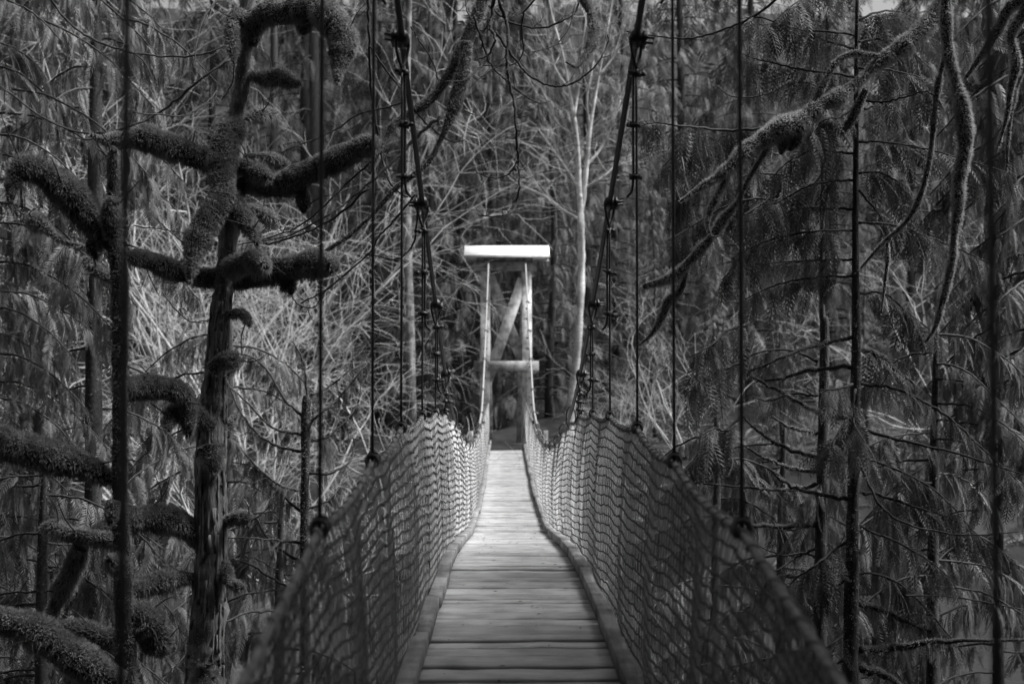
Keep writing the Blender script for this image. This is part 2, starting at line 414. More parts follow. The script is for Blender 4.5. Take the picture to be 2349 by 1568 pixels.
for s in (-1, 1):
    clampb.tube([(-.01, s*.028, .0), (.105, s*.028, .004)], .0085, 6); clampb.tube([(.045, s*.028, .002), (.066, s*.028, .003)], .016, 6)
clampb.box((.045, 0, 0), (.022, .11, .055), None, .002)
CLAMP = clampb.mesh('clamp', M_clip)
def main_cable(sgn, label):
    root = thing('main_cable', label, 'cable', B(42.2, sgn*.55, 3.86), 'main cables of the suspension bridge')
    cx = lambda d: np.interp(d, [0, 16, 30, 42.3], [.63, .63, .60, .546])
    ds = np.linspace(1.5, 30, 2200); b = MB()
    b.tube(B(ds, sgn*cx(ds), cab_z(ds)), .0165, 12, True, (6, .085, .13)); b.obj('cable_strand', M_cable, root, True)
    ds = np.linspace(29.98, 42.25, 160); b = MB(); pts = B(ds, sgn*cx(ds), cab_z(ds))
    tail = [B(42.6, sgn*.546, 3.90), B(43.1, sgn*.55, 3.72), B(46, sgn*.6, 2.0), B(52, sgn*.7, -1.6)]
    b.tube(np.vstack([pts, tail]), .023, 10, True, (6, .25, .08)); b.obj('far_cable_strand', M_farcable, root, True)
    for i, h in enumerate(HANG):
        if h > 39.5: continue
        x = sgn*float(cx(h)); zt = float(cab_z(h)); zr = float(rope_z0(h)); xt = sgn*float(topx(h))
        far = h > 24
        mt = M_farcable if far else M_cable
        if zt - zr < .12:
            b = MB(); b.tube(ring(B(h, x, (zt + zr)/2), .05, .07 + abs(zt - zr)/2, np.array([1., 0, 0]), np.array([0, 0, 1.])), .008, 5, False)
            hg = b.obj('hanger', mt, root, True)
            continue
        # the hanger runs down to the deck edge; two parallel wires above where it is doubled back
        b = MB(); zc = zt - .05; dbl = min(.62, (zt - zr)*.55)
        tilt = random.gauss(0, .01)
        ztop = zt - .16
        pts = spline([B(h, x, ztop), B(h + tilt, x*.995 + xt*.005, (ztop + zr)/2), B(h, xt, zr)], 5)
        b.tube(pts, .0070, 7)
        if not far:
            lag = sgn*.012
            b.tube(spline([B(h + .02, x - lag, ztop + .02), B(h + .02, x - lag*1.3, ztop - dbl*.5), B(h + .02, x - lag*1.4, ztop - dbl), B(h + .03, x - lag*4.0, ztop - dbl - .07)], 4), .0075, 6)
            for s in (-1, 1):                         # teardrop loop over the main cable
                b.tube(spline([B(h + s*.004, x, ztop), B(h + s*.035, x + s*.022, ztop + .07), B(h + s*.03, x + s*.034, zt - .005), B(h + s*.012, x + s*.015, zt + .034), B(h, x, zt + .036)], 4), .0085, 6)
        hg = b.obj('hanger', mt, root, True)
        nc = 3 if not far else 2
        for c in range(nc):
            o = bpy.data.objects.new('clip', CLIP); C.objects.link(o)
            o.location = B(h + .012, x - sgn*.008, ztop - .02 - (dbl - .06)*c/2)
            o.rotation_euler = (random.gauss(0, .12), random.gauss(0, .1), random.choice((0, math.pi/2, -math.pi/2, math.pi)) + random.gauss(0, .5))
            o.scale = (1.25,)*3 if not far else (1.6,)*3
            o.parent = hg; o.matrix_parent_inverse = WM(hg).inverted()
        o = bpy.data.objects.new('clamp', CLAMP); C.objects.link(o); o.location = B(h, x, zt)
        sl_ = float(cab_z(h + .1) - cab_z(h - .1))/.2
        o.rotation_euler = (math.atan(sl_), random.gauss(0, .3), 0 if sgn > 0 or random.random() < .5 else math.pi)
        if o.rotation_euler[2] > 1: o.rotation_euler[0] *= -1
        o.scale = (.9,)*3
        o.parent = hg; o.matrix_parent_inverse = WM(hg).inverted()
        # knot of rope where the hanger meets the hand rope
        b = MB(); kc = B(h, xt, zr + .01)
        for j in range(3):
            b.tube(ring(kc + np.array([0, (j - 1)*.016, (j % 2)*.01]), .025, .025, np.array([1., 0, .2*j]), np.array([0, .2, 1.]), 9), .009, 5, False)
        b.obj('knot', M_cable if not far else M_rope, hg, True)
main_cable(-1, 'thick black twisted main cable on the left, hangers clamped along it')
main_cable(1, 'thick black twisted main cable on the right, hangers clamped along it')

# ------------------------------------------------------------------ the far tower
TD = 42.6
tw = thing('bridge_tower', 'tall timber gate tower with white roof at the far walkway end', 'bridge tower', B(TD, 0, -2.1))
def tw_beam(name, x0, y0, x1, y1, wpx, dep, dd, m, face='x'):
    a = P(x0, y0, dd); c = P(x1, y1, dd); b = MB()
    b.bevel_beam(a, c, dep, wpx*dd/FP, .014, (0, 1e-3, 1) if face == 'x' else (1, 0, 0)); return b.obj(name, m, tw)
for x0, x1 in ((1114, 1112), (1207.5, 1211)):
    tw_beam('post', x0, 622, x1, 1050, 22.5, .28, TD, M_post, 'z')
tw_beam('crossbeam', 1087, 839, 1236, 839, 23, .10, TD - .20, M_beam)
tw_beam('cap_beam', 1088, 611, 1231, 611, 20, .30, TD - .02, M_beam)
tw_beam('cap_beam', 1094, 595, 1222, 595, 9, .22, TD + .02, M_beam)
b = MB(); b.bevel_beam(P(1107, 838, TD - .1), P(1206, 640, TD - .1), .06, .34, .01, (0, 1, 0)); 
def brace(x0, y0, x1, y1, w, dd):
    a = P(x0, y0, dd); c = P(x1, y1, dd); f = norm(c - a); b = MB(); b.bevel_beam(a, c, w*dd/FP, .06, .01, (0, 1, 0)); return b.obj('brace', M_post, tw)
brace(1118, 872, 1200, 640, 25, TD - .10)
brace(1200, 830, 1122, 632, 25, TD + .12)
# rear raking struts
for x0, x1 in ((1116, 1126), (1203, 1188)):
    b = MB(); b.bevel_beam(P(x0, 640, TD + .3), P(x1, 1060, TD + 2.6), .16, .16, .01, (0, 1, 0)); b.obj('strut', M_post, tw)
# roof: two pitched sheets on a timber trim
roof = thing  # placeholder name, never used
c0 = P(1162.5, 590, TD)
for s in (-1, 1):
    b = MB(); hw = 96.5*TD/FP; ev = np.array([c0[0], c0[1] + s*.62, c0[2]]); rd = np.array([c0[0], c0[1] + s*.002, c0[2] + .335])
    b.bevel_beam((ev + rd)/2 - np.array([hw, 0, 0]), (ev + rd)/2 + np.array([hw, 0, 0]), np.linalg.norm(rd - ev), .03, .004, tuple(np.cross(np.array([1., 0, 0]), norm(rd - ev))*(1 if s < 0 else -1)))
    rs = b.obj('roof_sheet', M_roof, tw)
    b = MB(); b.beam(ev + np.array([-hw - .02, 0, -.045]), ev + np.array([hw + .02, 0, -.045]), .05, .05); b.obj('roof_trim', M_trim, tw)
for s in (-1, 1):                                     # small gable boards under the sheets
    b = MB(); x = c0[0] + s*(96.5*TD/FP - .06)
    b.add([(x - .02, c0[1] - .58, c0[2] - .02), (x - .02, c0[1] + .58, c0[2] - .02), (x - .02, c0[1], c0[2] + .30),
           (x + .02, c0[1] - .58, c0[2] - .02), (x + .02, c0[1] + .58, c0[2] - .02), (x + .02, c0[1], c0[2] + .30)],
          [[0, 3, 4, 1], [1, 4, 5, 2], [2, 5, 3, 0]], [[0, 1, 2], [3, 5, 4]]); b.obj('gable_board', M_trim, tw)
boltb = MB(); boltb.tube([(0, 0, 0), (0, -.03, 0)], .022, 8); BOLT = boltb.mesh('bolt', M_clip)
for x, y in ((1111, 833), (1111, 845), (1212, 833), (1212, 845), (1113, 612), (1208, 612)):
    o = link('bolt', BOLT); o.location = P(x, y, TD - (.25 if y > 700 else .17)); o.parent = tw; o.matrix_parent_inverse = WM(tw).inverted()

# ------------------------------------------------------------------ moss, limbs, twigs
def limb(parent, pts, rad, mossy=1.0, bare=None, dens=19000, blade=.024, name='limb', droop=1.0, core=.92, mm=None):
    """a limb wrapped in moss: core tube plus thousands of small fibres; the moss is a sub-part"""
    p, r = spline(pts, 7, rad)
    n = len(p); ph = R.uniform(0, 6.28, 4)
    s = np.linspace(0, 1, n)*np.sum(np.linalg.norm(np.diff(p, axis=0), axis=1))
    r = r*(1 + .09*np.sin(s*9 + ph[0]) + .06*np.sin(s*23 + ph[1]))
    rr = np.maximum(r*core, .004)
    b = MB(); b.tube(p, rr, 12, True, None, .09); o = b.obj(name, bare or M_mossbark, parent, True)
    if droop > .8 and len(p) > 20:                    # thin dead shoots poking out of the moss
        for _ in range(3):
            k = R.integers(8, len(p) - 4); dr = norm(R.normal(size=3) + np.array([0, 0, .5])); Lt = R.uniform(.08, .28)
            b = MB(); b.tube(spline([p[k], p[k] + dr*(r[k] + Lt*.5), p[k] + dr*(r[k] + Lt) + R.normal(size=3)*.04], 4), np.linspace(.006, .0022, 9), 5, True); b.obj('shoot', M_twig, o, True)
    if mossy > 0: moss_on(o, p, r, dens*mossy, blade, droop, mm=mm, tassel=droop > .8)
    return o
def moss_on(o, p, r, dens, blade, droop=1.0, name='moss', mm=None, tassel=False):
    seg = np.linalg.norm(np.diff(p, axis=0), axis=1); rm = (r[1:] + r[:-1])/2
    area = seg*2*math.pi*rm + seg*.02
    N = int(area.sum()*dens)
    if N < 10: return
    i = R.choice(len(seg), N, p=area/area.sum()); u = R.uniform(0, 1, N)[:, None]
    c = p[i]*(1 - u) + p[i+1]*u; rad = (r[i]*(1 - u[:, 0]) + r[i+1]*u[:, 0])
    # also the rounded end
    tg = norm(p[i+1] - p[i]); ref = np.array([0, 0, 1.0]); a = norm(np.cross(tg, ref) + 1e-6); w = np.cross(a, tg)
    th = R.uniform(0, 2*math.pi, N)
    nrm = np.cos(th)[:, None]*a + np.sin(th)[:, None]*w
    last = i == len(seg) - 1
    nrm[last] = norm(nrm[last] + tg[last]*R.uniform(0, 1.4, (last.sum(), 1)))
    under = np.clip(-nrm[:, 2], 0, 1)
    L = blade*R.uniform(.5, 1.25, N)*(1 + droop*1.1*under*R.uniform(0, 1, N)**2)*np.clip(.35 + rad/.06, .4, 1)
    dr = norm(nrm + R.normal(size=(N, 3))*.42 + np.array([0, 0, -1.0])*(.25 + 1.1*under[:, None]*droop))
    L = L*(.95 + .5*np.sin(c[:, 0]*19 + 2*np.sin(c[:, 2]*13))*np.sin(c[:, 1]*23 + c[:, 2]*17 + 1))
    clump = .5 + .5*np.sin(c[:, 0]*61 + 3*np.sin(c[:, 2]*47))*np.sin(c[:, 1]*53 + c[:, 2]*67)
    base = c + nrm*(rad*(.86 + .12*clump))[:, None]
    sd = norm(np.cross(dr, R.normal(size=(N, 3))))*(.0028*R.uniform(.7, 1.4, N))[:, None]
    tip = base + dr*L[:, None] + np.array([0, 0, -1])*(L*.22*under)[:, None]
    v = np.stack([base - sd, base + sd, tip], 1)
    if tassel:                                        # ragged strands hanging from the underside
        T = int(seg.sum()*26); ti = R.choice(len(seg), T, p=area/area.sum()); K = 26
        tc_ = p[ti] + (p[ti+1] - p[ti])*R.uniform(0, 1, (T, 1)); tr_ = r[ti]
        c2 = np.repeat(tc_, K, 0) + R.normal(size=(T*K, 3))*np.array([.016, .016, .004]); rr2 = np.repeat(tr_, K)
        c2[:, 2] -= rr2*R.uniform(.6, .95, T*K); L2 = np.repeat(R.uniform(.02, .085, T)*np.clip(tr_/.1, .4, 1), K)*R.uniform(.4, 1.1, T*K)
        s2 = R.normal(size=(T*K, 3)); s2[:, 2] *= .2; s2 = norm(s2)*.0022
        tp2 = c2 + np.array([0, 0, -1])*L2[:, None] + R.normal(size=(T*K, 3))*L2[:, None]*.14
        v = np.concatenate([v, np.stack([c2 - s2, c2 + s2, tp2], 1)]); N = len(v)
    b = MB(); b.add(v, None, np.arange(N*3).reshape(-1, 3)); m = b.obj(name, mm or M_moss, o); TRI[0] += N
    m['kind'] = 'stuff'
def twig(parent, pts, rad, m=None, sides=5, name='twig', buds=.0, fuzz=0):
    p, r = spline(pts, 6, rad); p = p + R.normal(size=p.shape)*np.minimum(r, .02)[:, None]*.35
    b = MB(); b.tube(p, np.maximum(r, .0022), sides, True)
    if buds:                                          # spur shoots along the twig
        L = np.sum(np.linalg.norm(np.diff(p, axis=0), axis=1))
        for _ in range(int(L*buds)):
            k = R.integers(1, len(p) - 1); dr = norm(norm(p[k] - p[k-1]) + R.normal(size=3)*.9)
            l = R.uniform(.02, .16); q0 = p[k]; q1 = q0 + dr*l*.6; q2 = q0 + dr*l + np.array([0, 0, .25*l])
            b.tube([q0, q1, q2], [.0035, .0028, .0018], 4, True)
    o = b.obj(name, m or M_twig, parent, True)
    if fuzz: moss_on(o, p, np.maximum(r, .006), fuzz, .024, .5)
    return o

# ------------------------------------------------------------------ fronds
def frond(npair, sub, w=.30, droop=.25, seed=0, slim=.10):
    g = np.random.default_rng(seed); V = []; Q = []
    def kite(a, b, wd, nz):
        a = np.array(a); b = np.array(b); f = b - a; l = np.linalg.norm(f)
        sd = norm(np.cross(f, (0, 0, 1)))*wd; m = a + f*.45 + np.array([0, 0, nz])
        k = len(V); V.extend([a, m + sd, b, m - sd]); Q.append([k, k+1, k+2, k+3])
    bend = lambda x, y: (x, y, -droop*x*x - .18*abs(y)*1.2)
    kite(bend(0, 0), bend(.55, 0), .012, 0); kite(bend(.5, 0), bend(1, 0), .016, 0)
    for i in range(npair):
        x = .06 + .88*i/npair
        for s in (-1, 1):
            x0 = x + (.5*.88/npair if s > 0 else 0)
            l = w*(math.sin(math.pi*min(1, (.18 + .82*(1 - x0)))**1.0)*.35 + .75*(1 - x0)**.7)*g.uniform(.8, 1.15)
            an = g.uniform(.75, .95); e = (x0 + l*math.cos(an), s*l*math.sin(an))
            kite(bend(x0, 0), bend(*e), l*slim + .006, g.uniform(-.02, .02))
            for j in range(sub):
                u = .3 + .55*j/max(1, sub); q0 = (x0 + u*l*math.cos(an), s*u*l*math.sin(an)); l2 = l*.42*(1.1 - u*.6)
                for t2 in ((1, -1) if sub > 1 and j % 2 == 0 else (1,)):
                    a2 = an + t2*.6 if t2 > 0 else an - .6
                    kite(bend(*q0), bend(q0[0] + l2*math.cos(a2), q0[1] + s*l2*math.sin(a2)), l2*.13 + .004, 0)
    return np.array(V), np.array(Q)
F_NEAR = [frond(9, 1, .27, .35, s, .04) for s in range(5)]
F_MID = [frond(14, 0, .21, .4, s + 10, .075) for s in range(4)]
F_FAR = [frond(9, 0, .36, .4, s + 20, .065) for s in range(4)]
def put_fronds(b, tmpl, org, fwd, up, sc):
    k = R.integers(0, len(tmpl), len(org))
    for i, (tv, tq) in enumerate(tmpl):
        s = k == i
        if s.any(): b.place(tv, tq, org[s], fwd[s], up[s], sc[s])
def dress(b, p, size, spacing, tmpl, t0=.15, hang=.8, spread=1.0, thick=2):
    """sprays along branch path p: sideways, outward and drooping"""
    L = np.concatenate([[0], np.cumsum(np.linalg.norm(np.diff(p, axis=0), axis=1))])
    n = max(2, int(L[-1]*(1 - t0)/spacing))*thick
    s = np.sort(R.uniform(t0, 1.0, n))*L[-1]
    org = np.stack([np.interp(s, L, p[:, k]) for k in range(3)], -1)
    g = np.gradient(p, axis=0); tg = norm(np.stack([np.interp(s, L, g[:, k]) for k in range(3)], -1))
    side = norm(np.cross(tg, (0, 0, 1))*np.where(R.uniform(size=n) < .5, -1, 1)[:, None])
    fwd = norm(tg*R.uniform(.2, .9, (n, 1)) + side*R.uniform(.1, 1.0, (n, 1))*spread + np.array([0, 0, -1])*R.uniform(.3, 1.5, (n, 1))*hang + R.normal(size=(n, 3))*.15)
    up = norm(np.array([0, 0, 1.0]) + side*.5 + tg*.6 + R.normal(size=(n, 3))*.45)
    sc = size*R.uniform(.35, 1.3, n)*np.interp(s/L[-1], [0, .3, .8, 1], [.7, 1, 1, .75])
    put_fronds(b, tmpl, org, fwd, up, sc)

# ------------------------------------------------------------------ the mossy snag left of the walkway
D0 = 10.4
def limbs(parent, crop, lst, d, **kw):
    for it in lst:
        pts, da, db = it[:3]; k = dict(kw); k.update(it[3] if len(it) > 3 else {})
        p, r = path(crop, pts, d + da, d + db); r = r*k.pop('rs', .92); limb(parent, p, r, **k)
def join(crop_pts):
    """trunk points from several crops -> path in picture pixels"""
    out = []
    for c, x, y, r in crop_pts:
        ox, oy, k = CROP[c]; out.append((ox + k*x, oy + k*y, r*k))
    return out
def trunk_path(tp, d0, d1, foot=True):
    n = len(tp); p = np.array([P(x, y, d0 + (d1 - d0)*i/(n - 1)) for i, (x, y, r) in enumerate(tp)])
    r = np.array([t_[2]*(d0 + (d1 - d0)*i/(n - 1))/FP for i, t_ in enumerate(tp)])
    if foot:
        e = p[-1] + (p[-1] - p[-2])*.3; gz = float(ground_z(e[0], e[1])) - .3
        q = np.array([[e[0], e[1], (p[-1][2] + gz)/2], [e[0] - .02, e[1], gz]]); p = np.vstack([p, q]); r = np.concatenate([r, [r[-1]*1.2, r[-1]*1.7]])
    return p, r
def add_trunk(root, tp, d0, d1, m, mossd=0, sides=14, rough=.07, foot=True, name='trunk'):
    p, r = trunk_path(tp, d0, d1, foot); p, r = spline(p, 9, r)
    b = MB(); b.tube(p, r, sides, True, (5, 3.0, .06), rough); o = b.obj(name, m, root, True)
    if mossd: moss_on(o, p, r, mossd*2, .022, .6)
    return p, r, o
snag = thing('mossy_tree', 'gnarled bare tree with fat moss sleeves on crooked limbs, left of walkway', 'tree', P(470, 1568, D0))
tp = join([(1, 1190, -80, 40), (1, 1180, 120, 34), (1, 1160, 400, 36), (1, 1130, 560, 36), (1, 1112, 800, 46), (1, 1100, 1000, 48), (1, 1085, 1250, 42), (1, 1062, 1420, 44),
           (4, 955, 90, 40), (4, 948, 250, 50), (4, 932, 450, 62), (4, 930, 750, 62), (4, 925, 1100, 66), (4, 908, 1400, 76), (4, 900, 1600, 84)])
tpath, trad, trunk_o = add_trunk(snag, tp, D0, D0, M_dead, 1500, 18, .09)
b = MB()                                              # long splinters and bark plates on the dead trunk
for i in range(90):
    k = R.integers(60, len(tpath) - 22); a = R.uniform(math.pi*.9, math.pi*2.1); ln = R.integers(3, 12)
    idx = np.arange(k, min(k + ln, len(tpath))); off = np.stack([np.cos(a)*trad[idx]*1.0, np.sin(a)*trad[idx]*1.0, 0*trad[idx]], -1)
    b.tube(tpath[idx] + off, R.uniform(.006, .016), 4, True, None, .2)
b.obj('bark_plate', M_dead, trunk_o)
limbs(snag, 1, [
    ([(1100, 770, 55), (1000, 765, 72), (880, 725, 58), (780, 690, 62), (700, 655, 66), (640, 665, 52), (560, 668, 46), (490, 668, 24), (430, 642, 8)], .05, -.35),
    ([(1155, 610, 40), (1125, 620, 62), (1080, 690, 74), (1062, 820, 72), (1062, 950, 76), (1000, 1045, 70), (945, 1150, 60), (920, 1240, 44), (908, 1340, 14)], -.05, -.65),
    ([(1090, 940, 50), (1140, 1010, 50), (1190, 1070, 48), (1225, 1130, 30), (1230, 1165, 12)], -.25, -.5),
    ([(1130, 900, 40), (1160, 870, 60), (1220, 850, 70), (1290, 895, 55), (1400, 860, 62), (1520, 800, 56), (1650, 745, 62), (1750, 695, 62), (1800, 690, 42)], .1, -.25),
    ([(1120, 790, 20), (1180, 800, 40), (1240, 830, 50), (1290, 850, 25)], -.1, -.3),
    ([(1150, 750, 14), (1240, 742, 13), (1300, 755, 30), (1345, 785, 38), (1380, 810, 22)], .2, .45),
    ([(1430, 890, 30), (1450, 940, 44), (1455, 985, 34), (1450, 1020, 10)], -.05, -.1),
    ([(1190, 210, 44), (1230, 110, 50), (1290, 55, 62), (1360, 60, 70), (1430, 40, 72), (1510, 40, 66), (1590, 100, 74), (1645, 190, 76), (1630, 270, 66), (1618, 340, 36), (1615, 395, 9)], 0, -.55),
    ([(1440, 60, 45), (1455, 110, 50), (1450, 155, 20)], -.2, -.3),
    ([(1165, 110, 40), (1140, 85, 52), (1110, 110, 34), (1112, 190, 38), (1118, 260, 22), (1122, 310, 6)], -.05, -.3),
    ([(1180, 345, 16), (1230, 365, 26), (1290, 370, 40), (1350, 365, 44), (1395, 395, 24), (1435, 402, 12)], .05, -.3),
    ([(1160, 575, 12), (1200, 560, 26), (1250, 545, 40), (1290, 540, 30), (1335, 535, 4)], .05, .3),
    ([(1150, 1010, 14), (1190, 1000, 26), (1250, 1020, 38), (1300, 1050, 38), (1325, 1080, 16)], .15, .4),
    ([(1070, 1320, 50), (1000, 1330, 50), (930, 1318, 48), (830, 1290, 50), (730, 1250, 50), (660, 1230, 40), (600, 1228, 22), (520, 1205, 8)], .1, -.3),
    ([(1090, 1290, 50), (1150, 1260, 58), (1210, 1245, 58), (1255, 1255, 44), (1272, 1275, 20)], -.15, -.5),
    ([(1090, 1320, 50), (1200, 1320, 60), (1290, 1300, 62), (1400, 1275, 74), (1500, 1258, 78), (1565, 1262, 62), (1600, 1275, 34)], .1, -.15),
    ([(1360, 1330, 30), (1385, 1375, 34), (1395, 1410, 8)], 0, 0),
    ([(1060, 1500, 16), (1110, 1500, 20), (1160, 1500, 28), (1190, 1535, 22), (1195, 1560, 6)], 0, -.2),
], D0)
limbs(snag, 4, [
    ([(940, 180, 40), (990, 140, 34), (1030, 140, 30), (1030, 180, 16), (1000, 210, 8)], -.1, -.25),
    ([(930, 430, 50), (880, 390, 44), (820, 365, 42), (770, 365, 40), (745, 400, 30), (742, 450, 18)], -.05, -.4),
    ([(870, 330, 14), (835, 330, 40), (790, 280, 54), (680, 258, 60), (600, 262, 58), (540, 275, 50)], -.2, -.6),
    ([(830, 340, 40), (830, 420, 36), (830, 480, 12)], -.3, -.3),
    ([(905, 960, 46), (860, 905, 56), (770, 850, 60), (660, 832, 60), (560, 850, 56), (470, 870, 36), (400, 890, 14)], .1, -.5),
    ([(970, 850, 20), (1030, 838, 26), (1080, 828, 30), (1100, 850, 20), (1095, 880, 6)], 0, -.2),
    ([(890, 1105, 14), (800, 1100, 30), (700, 1115, 48), (620, 1140, 44), (570, 1170, 14)], 0, -.4),
    ([(930, 520, 60), (940, 600, 40), (940, 640, 10)], -.15, -.22),
    ([(985, 1010, 20), (1010, 1110, 30), (1060, 1140, 20)], 0, -.2),
    ([(1000, 480, 14), (1020, 420, 22), (1040, 380, 16)], .1, .2)], D0)

# slim dark trunk nearer the left edge, with its own mossy arms
D1 = 8.6
sl = thing('mossy_sapling', 'slim dark leaning trunk with mossy stubs, near the left edge', 'tree', P(285, 1600, D1))
tp = join([(1, 538, 700, 14), (1, 540, 790, 26), (1, 545, 950, 30), (1, 545, 1150, 36), (1, 572, 1300, 40), (1, 575, 1480, 40), (4, 528, 250, 30), (4, 528, 500, 30), (4, 530, 800, 32), (4, 542, 1050, 38), (4, 550, 1300, 40), (4, 556, 1600, 46)])
add_trunk(sl, tp, D1, D1, M_mossbark, 7000, 12)
limbs(sl, 1, [
    ([(545, 1190, 26), (500, 1120, 50), (430, 1045, 72), (360, 955, 76), (260, 865, 74), (180, 805, 66), (105, 800, 60), (62, 870, 40), (52, 960, 16)], .05, -.3),
    ([(545, 1140, 40), (530, 1060, 56), (535, 985, 50), (550, 955, 26)], -.1, -.15),
    ([(545, 900, 20), (540, 800, 30), (540, 745, 32), (548, 715, 16)], 0, -.1),
    ([(560, 1340, 20), (490, 1310, 30), (430, 1260, 34), (405, 1235, 14)], .1, .3),
    ([(430, 1190, 14), (300, 1150, 10), (200, 1070, 30), (160, 1050, 44), (140, 1070, 16)], .2, .5),
    ([(480, 1140, 50), (440, 1180, 40), (460, 1240, 14)], .0, .0)], D1)
limbs(sl, 4, [
    ([(510, 660, 40), (460, 650, 50), (380, 610, 62), (250, 570, 70), (100, 525, 76), (-60, 490, 80), (-160, 470, 60)], .1, -.2),
    ([(530, 940, 32), (470, 930, 36), (330, 912, 30), (240, 880, 42), (195, 880, 24)], .1, .3),
    ([(360, 960, 34), (330, 1040, 44), (285, 1130, 48), (250, 1210, 38), (215, 1300, 16)], .2, .5),
    ([(500, 760, 34), (490, 830, 30), (480, 870, 10)], -.1, -.15),
    ([(540, 1330, 50), (600, 1250, 60), (650, 1300, 100), (700, 1380, 70), (730, 1430, 20)], .0, .2),
    ([(540, 1380, 48), (470, 1365, 52), (400, 1345, 54), (300, 1330, 50), (240, 1340, 20)], .15, .4),
    ([(545, 1560, 60), (460, 1530, 74), (370, 1470, 80), (250, 1390, 80), (120, 1310, 74), (-40, 1275, 70), (-140, 1250, 60)], -.1, -.3),
    ([(540, 1050, 40), (500, 1030, 40), (480, 1010, 16)], -.1, -.2)], D1)

# broken stub with arching side shoots, between snag and net
D2 = 13.0
st = thing('broken_sapling', 'thin broken-topped trunk with arching twigs, between mossy tree and left net', 'tree', P(703, 1568, D2))
tp = join([(4, 1348, 296, 12), (4, 1350, 330, 20), (4, 1348, 420, 22), (4, 1345, 600, 18), (4, 1342, 900, 19), (4, 1345, 1250, 21), (4, 1345, 1560, 24)])
add_trunk(st, tp, D2, D2, M_mossbark, 2500, 10)
NEARSC = .78
def cedar_branches(root, crop, lst, d, size=.30, spacing=.035, tmpl=None, mfol=None, fuzz=0, hang=1.15, rpx=1.0, thick=2, wob=.08):
    for it in lst:
        pts, da, db = it[:3]; kw = dict(size=size, spacing=spacing, hang=hang, t0=.12, thick=thick); kw.update(it[3] if len(it) > 3 else {})
        kw['size'] *= NEARSC; kw['spacing'] *= .62; bare = kw.pop('bare', False); fz = kw.pop('fuzz', fuzz); fo = kw.pop('fol', 1)
        n = len(pts); pts = [(x[0], x[1], x[2] if len(x) > 2 else (7 - 4.5*i/(n - 1))*rpx) for i, x in enumerate(pts)]
        p, r = path(crop, pts, d + da, d + db, wob); br = twig(root, p, r, M_twig, 6, 'branch', 3, fz)
        if not bare:
            fb = MB(); dress(fb, spline(p, 6), tmpl=tmpl or F_NEAR, **kw); f = fb.obj('foliage', mfol or M_cedar, br); f['kind'] = 'stuff'; TRI[0] += fb.ntri()
cedar_branches(st, 4, [
    ([(1335, 720), (1240, 695), (1140, 620), (1060, 530), (1005, 470)], 0, -.3, dict(fuzz=5000, size=.22)),
    ([(1335, 545), (1220, 520), (1110, 440), (1040, 330), (1010, 250)], 0, .4, dict(fuzz=4000, size=.24)),
    ([(1335, 400), (1260, 320), (1180, 190), (1110, 130), (1030, 110)], 0, .2, dict(size=.24)),
    ([(1330, 470), (1200, 440), (1090, 330), (1010, 260)], 0, -.2, dict(bare=True, fuzz=3000)),
    ([(1355, 310), (1345, 200), (1330, 130), (1290, 60)], 0, .1, dict(size=.16)),
    ([(1365, 420), (1420, 370), (1500, 300), (1590, 190), (1640, 130)], 0, .3, dict(fuzz=2000, size=.2)),
    ([(1365, 300), (1450, 260), (1540, 190), (1620, 150)], 0, .5, dict(size=.2)),
    ([(1360, 640), (1450, 640), (1540, 590), (1560, 520), (1555, 480)], 0, .2, dict(bare=True)),
    ([(1335, 940), (1220, 935), (1100, 925), (1000, 925)], 0, -.2, dict(size=.2, fuzz=3000)),
    ([(1330, 810), (1200, 700), (1140, 620), (1020, 590)], 0, .3, dict(size=.28)),
    ([(1340, 1040), (1200, 950), (1130, 840), (1060, 780)], 0, .2, dict(size=.28)),
    ([(1350, 500), (1440, 480), (1530, 400), (1580, 330)], 0, .4, dict(size=.24)),
    ([(1350, 800), (1440, 760), (1500, 700)], 0, .3, dict(size=.22)),
    ([(1340, 1150), (1230, 1120), (1100, 1040), (1010, 1020)], 0, .2, dict(size=.3)),
], D2, tmpl=F_MID, size=.24)

# ------------------------------------------------------------------ hanging maple limb over the walkway
D3 = 11.2
mp_ = thing('maple_tree', 'lichened maple limb and dangling bare twigs hanging in at top centre', 'tree', P(1250, -420, D3 + .6))
limbs(mp_, 2, [
    ([(900, -420, 60), (830, -200, 42), (760, -40, 32), (720, 60, 33), (672, 180, 36), (622, 290, 33), (560, 390, 28), (500, 470, 25), (430, 520, 22), (365, 560, 20), (312, 605, 24), (280, 660, 12), (262, 700, 6)], .4, -.1),
    ([(665, 200, 28), (655, 320, 33), (628, 430, 46), (605, 510, 38), (580, 580, 22), (545, 660, 15), (485, 775, 14), (400, 845, 13), (325, 900, 14), (220, 1020, 12), (100, 1130, 12), (0, 1195, 11), (-110, 1290, 7), (-200, 1340, 4)], .1, -.3),
    ([(1150, -260, 40), (1205, -60, 26), (1255, 50, 27), (1278, 130, 30), (1268, 200, 28), (1232, 270, 20), (1190, 318, 11), (1140, 298, 4)], .6, -.1),
], D3, dens=8000, blade=.022, droop=.6, bare=M_twig, core=.9, name='limb')
